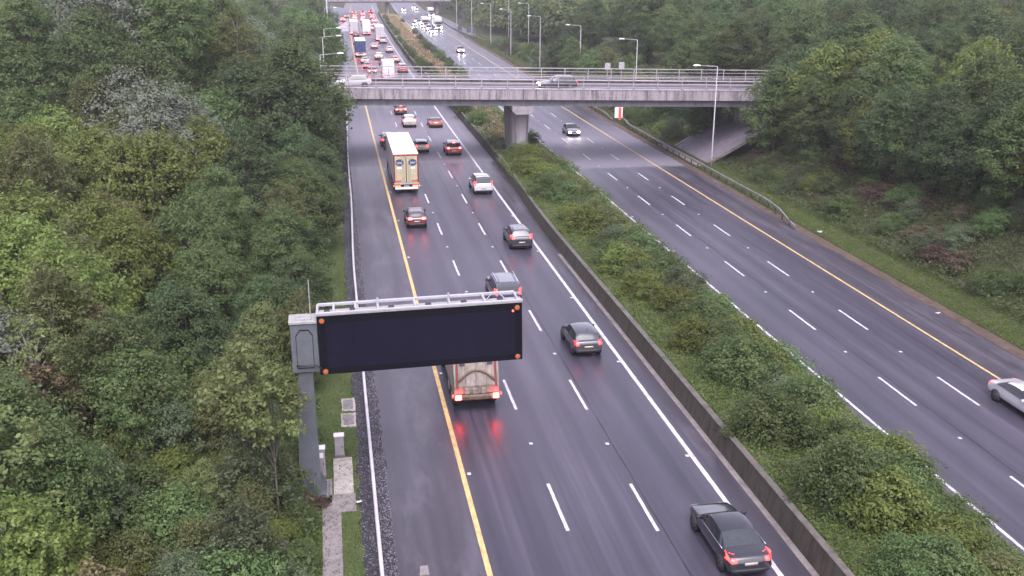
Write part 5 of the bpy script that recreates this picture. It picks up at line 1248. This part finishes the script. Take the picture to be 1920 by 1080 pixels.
scatter('verge_grass',30000,band(-7.4,-4.78,26,118,1.4),lambda t,y:.012,.13,'grass',.10,6,.45,.16,.35)
scatter('verge_grass',7000,band(-8.5,-6.3,27,40,1.0),lambda t,y:.012,.14,'grass',.12,16,.6,.4,.2)
scatter('verge_grass',9000,band(-7.8,-4.9,118,330,1.3),lambda t,y:.02,.3,'grass',.15,7,.45,.2)
scatter('verge_grass',40000,band(36.15,39.2,44,112,1.2),lambda t,y:gz(t,y),.15,'lush',.10,8,.55,.2,tmean=.7)
scatter('verge_grass',14000,band(36.3,40.5,126,330,1.3),lambda t,y:gz(t,y),.3,'grass',.16,9,.45,.2)
scatter('ground_cover',60000,band(38.6,52,42,112,1.1),gz,.20,'bramble',.75,10,patch_=.45,tmean=.6)
scatter('ground_cover',24000,band(40,53,42,112,1.1),gz,.19,'reddish',.8,11,.6,.35,.75,.6)
scatter('ground_cover',16000,band(38.5,52,125,300,1.2),gz,.32,'bramble',.55,12,patch_=.5)
scatter('ground_cover',26000,lambda U:(-6.5-U[:,0]*(.33*(28+90*U[:,1]**1.3)),28+90*U[:,1]**1.3),lambda t,y:gz(t,y),.26,'green',.9,13,patch_=.2,tmean=.35)
scatter('ground_cover',4000,band(-40,-6.6,-3,26),lambda t,y:gz(t,y),.3,'green',.8,23)
def stones(name,n,t0,t1,y0,y1,zf,sz,mt,seed):
    rr=random.Random(seed); mb=MB()
    for _ in range(n):
        t=rr.uniform(t0,t1); y=y0+(y1-y0)*rr.random()**1.5; s=sz*rr.uniform(.5,1.4); x=t+cx(y); a=rr.uniform(0,6.28); z=zf
        vs=[(x+math.cos(a+k*2.09)*s*rr.uniform(.7,1.2),y+math.sin(a+k*2.09)*s*rr.uniform(.7,1.2),z) for k in range(3)]+[(x,y,z+s*rr.uniform(.5,1))]
        mb.add(vs,[(0,1,3),(1,2,3),(2,0,3)])
    return struct(mb.build(name,mt,None,False,False),'stuff')
stones('gravel',7000,-3.95,-3.42,26,120,.004,.035,M['gravel_stone'],3); stones('gravel',2500,-4.75,-4.15,26,110,.004,.035,M['gravel_stone'],4)
finish_labels()
# ------------------------------------------------------------------ thin morning haze
hz=bpy.data.materials.new('haze'); hz.use_nodes=True; n=hz.node_tree
for q in list(n.nodes):
    if q.type!='OUTPUT_MATERIAL': n.nodes.remove(q)
pv=n.nodes.new('ShaderNodeVolumePrincipled'); pv.inputs['Color'].default_value=(.86,.84,.90,1); pv.inputs['Density'].default_value=HAZE; pv.inputs['Anisotropy'].default_value=.2
n.links.new(pv.outputs[0],n.nodes['Material Output'].inputs['Volume'])
if HAZE>0:
    hb=MB().box(-3050,3050,-120,4050,-2.0,42).build('haze',hz); struct(hb,'stuff'); hb.display_type='WIRE'
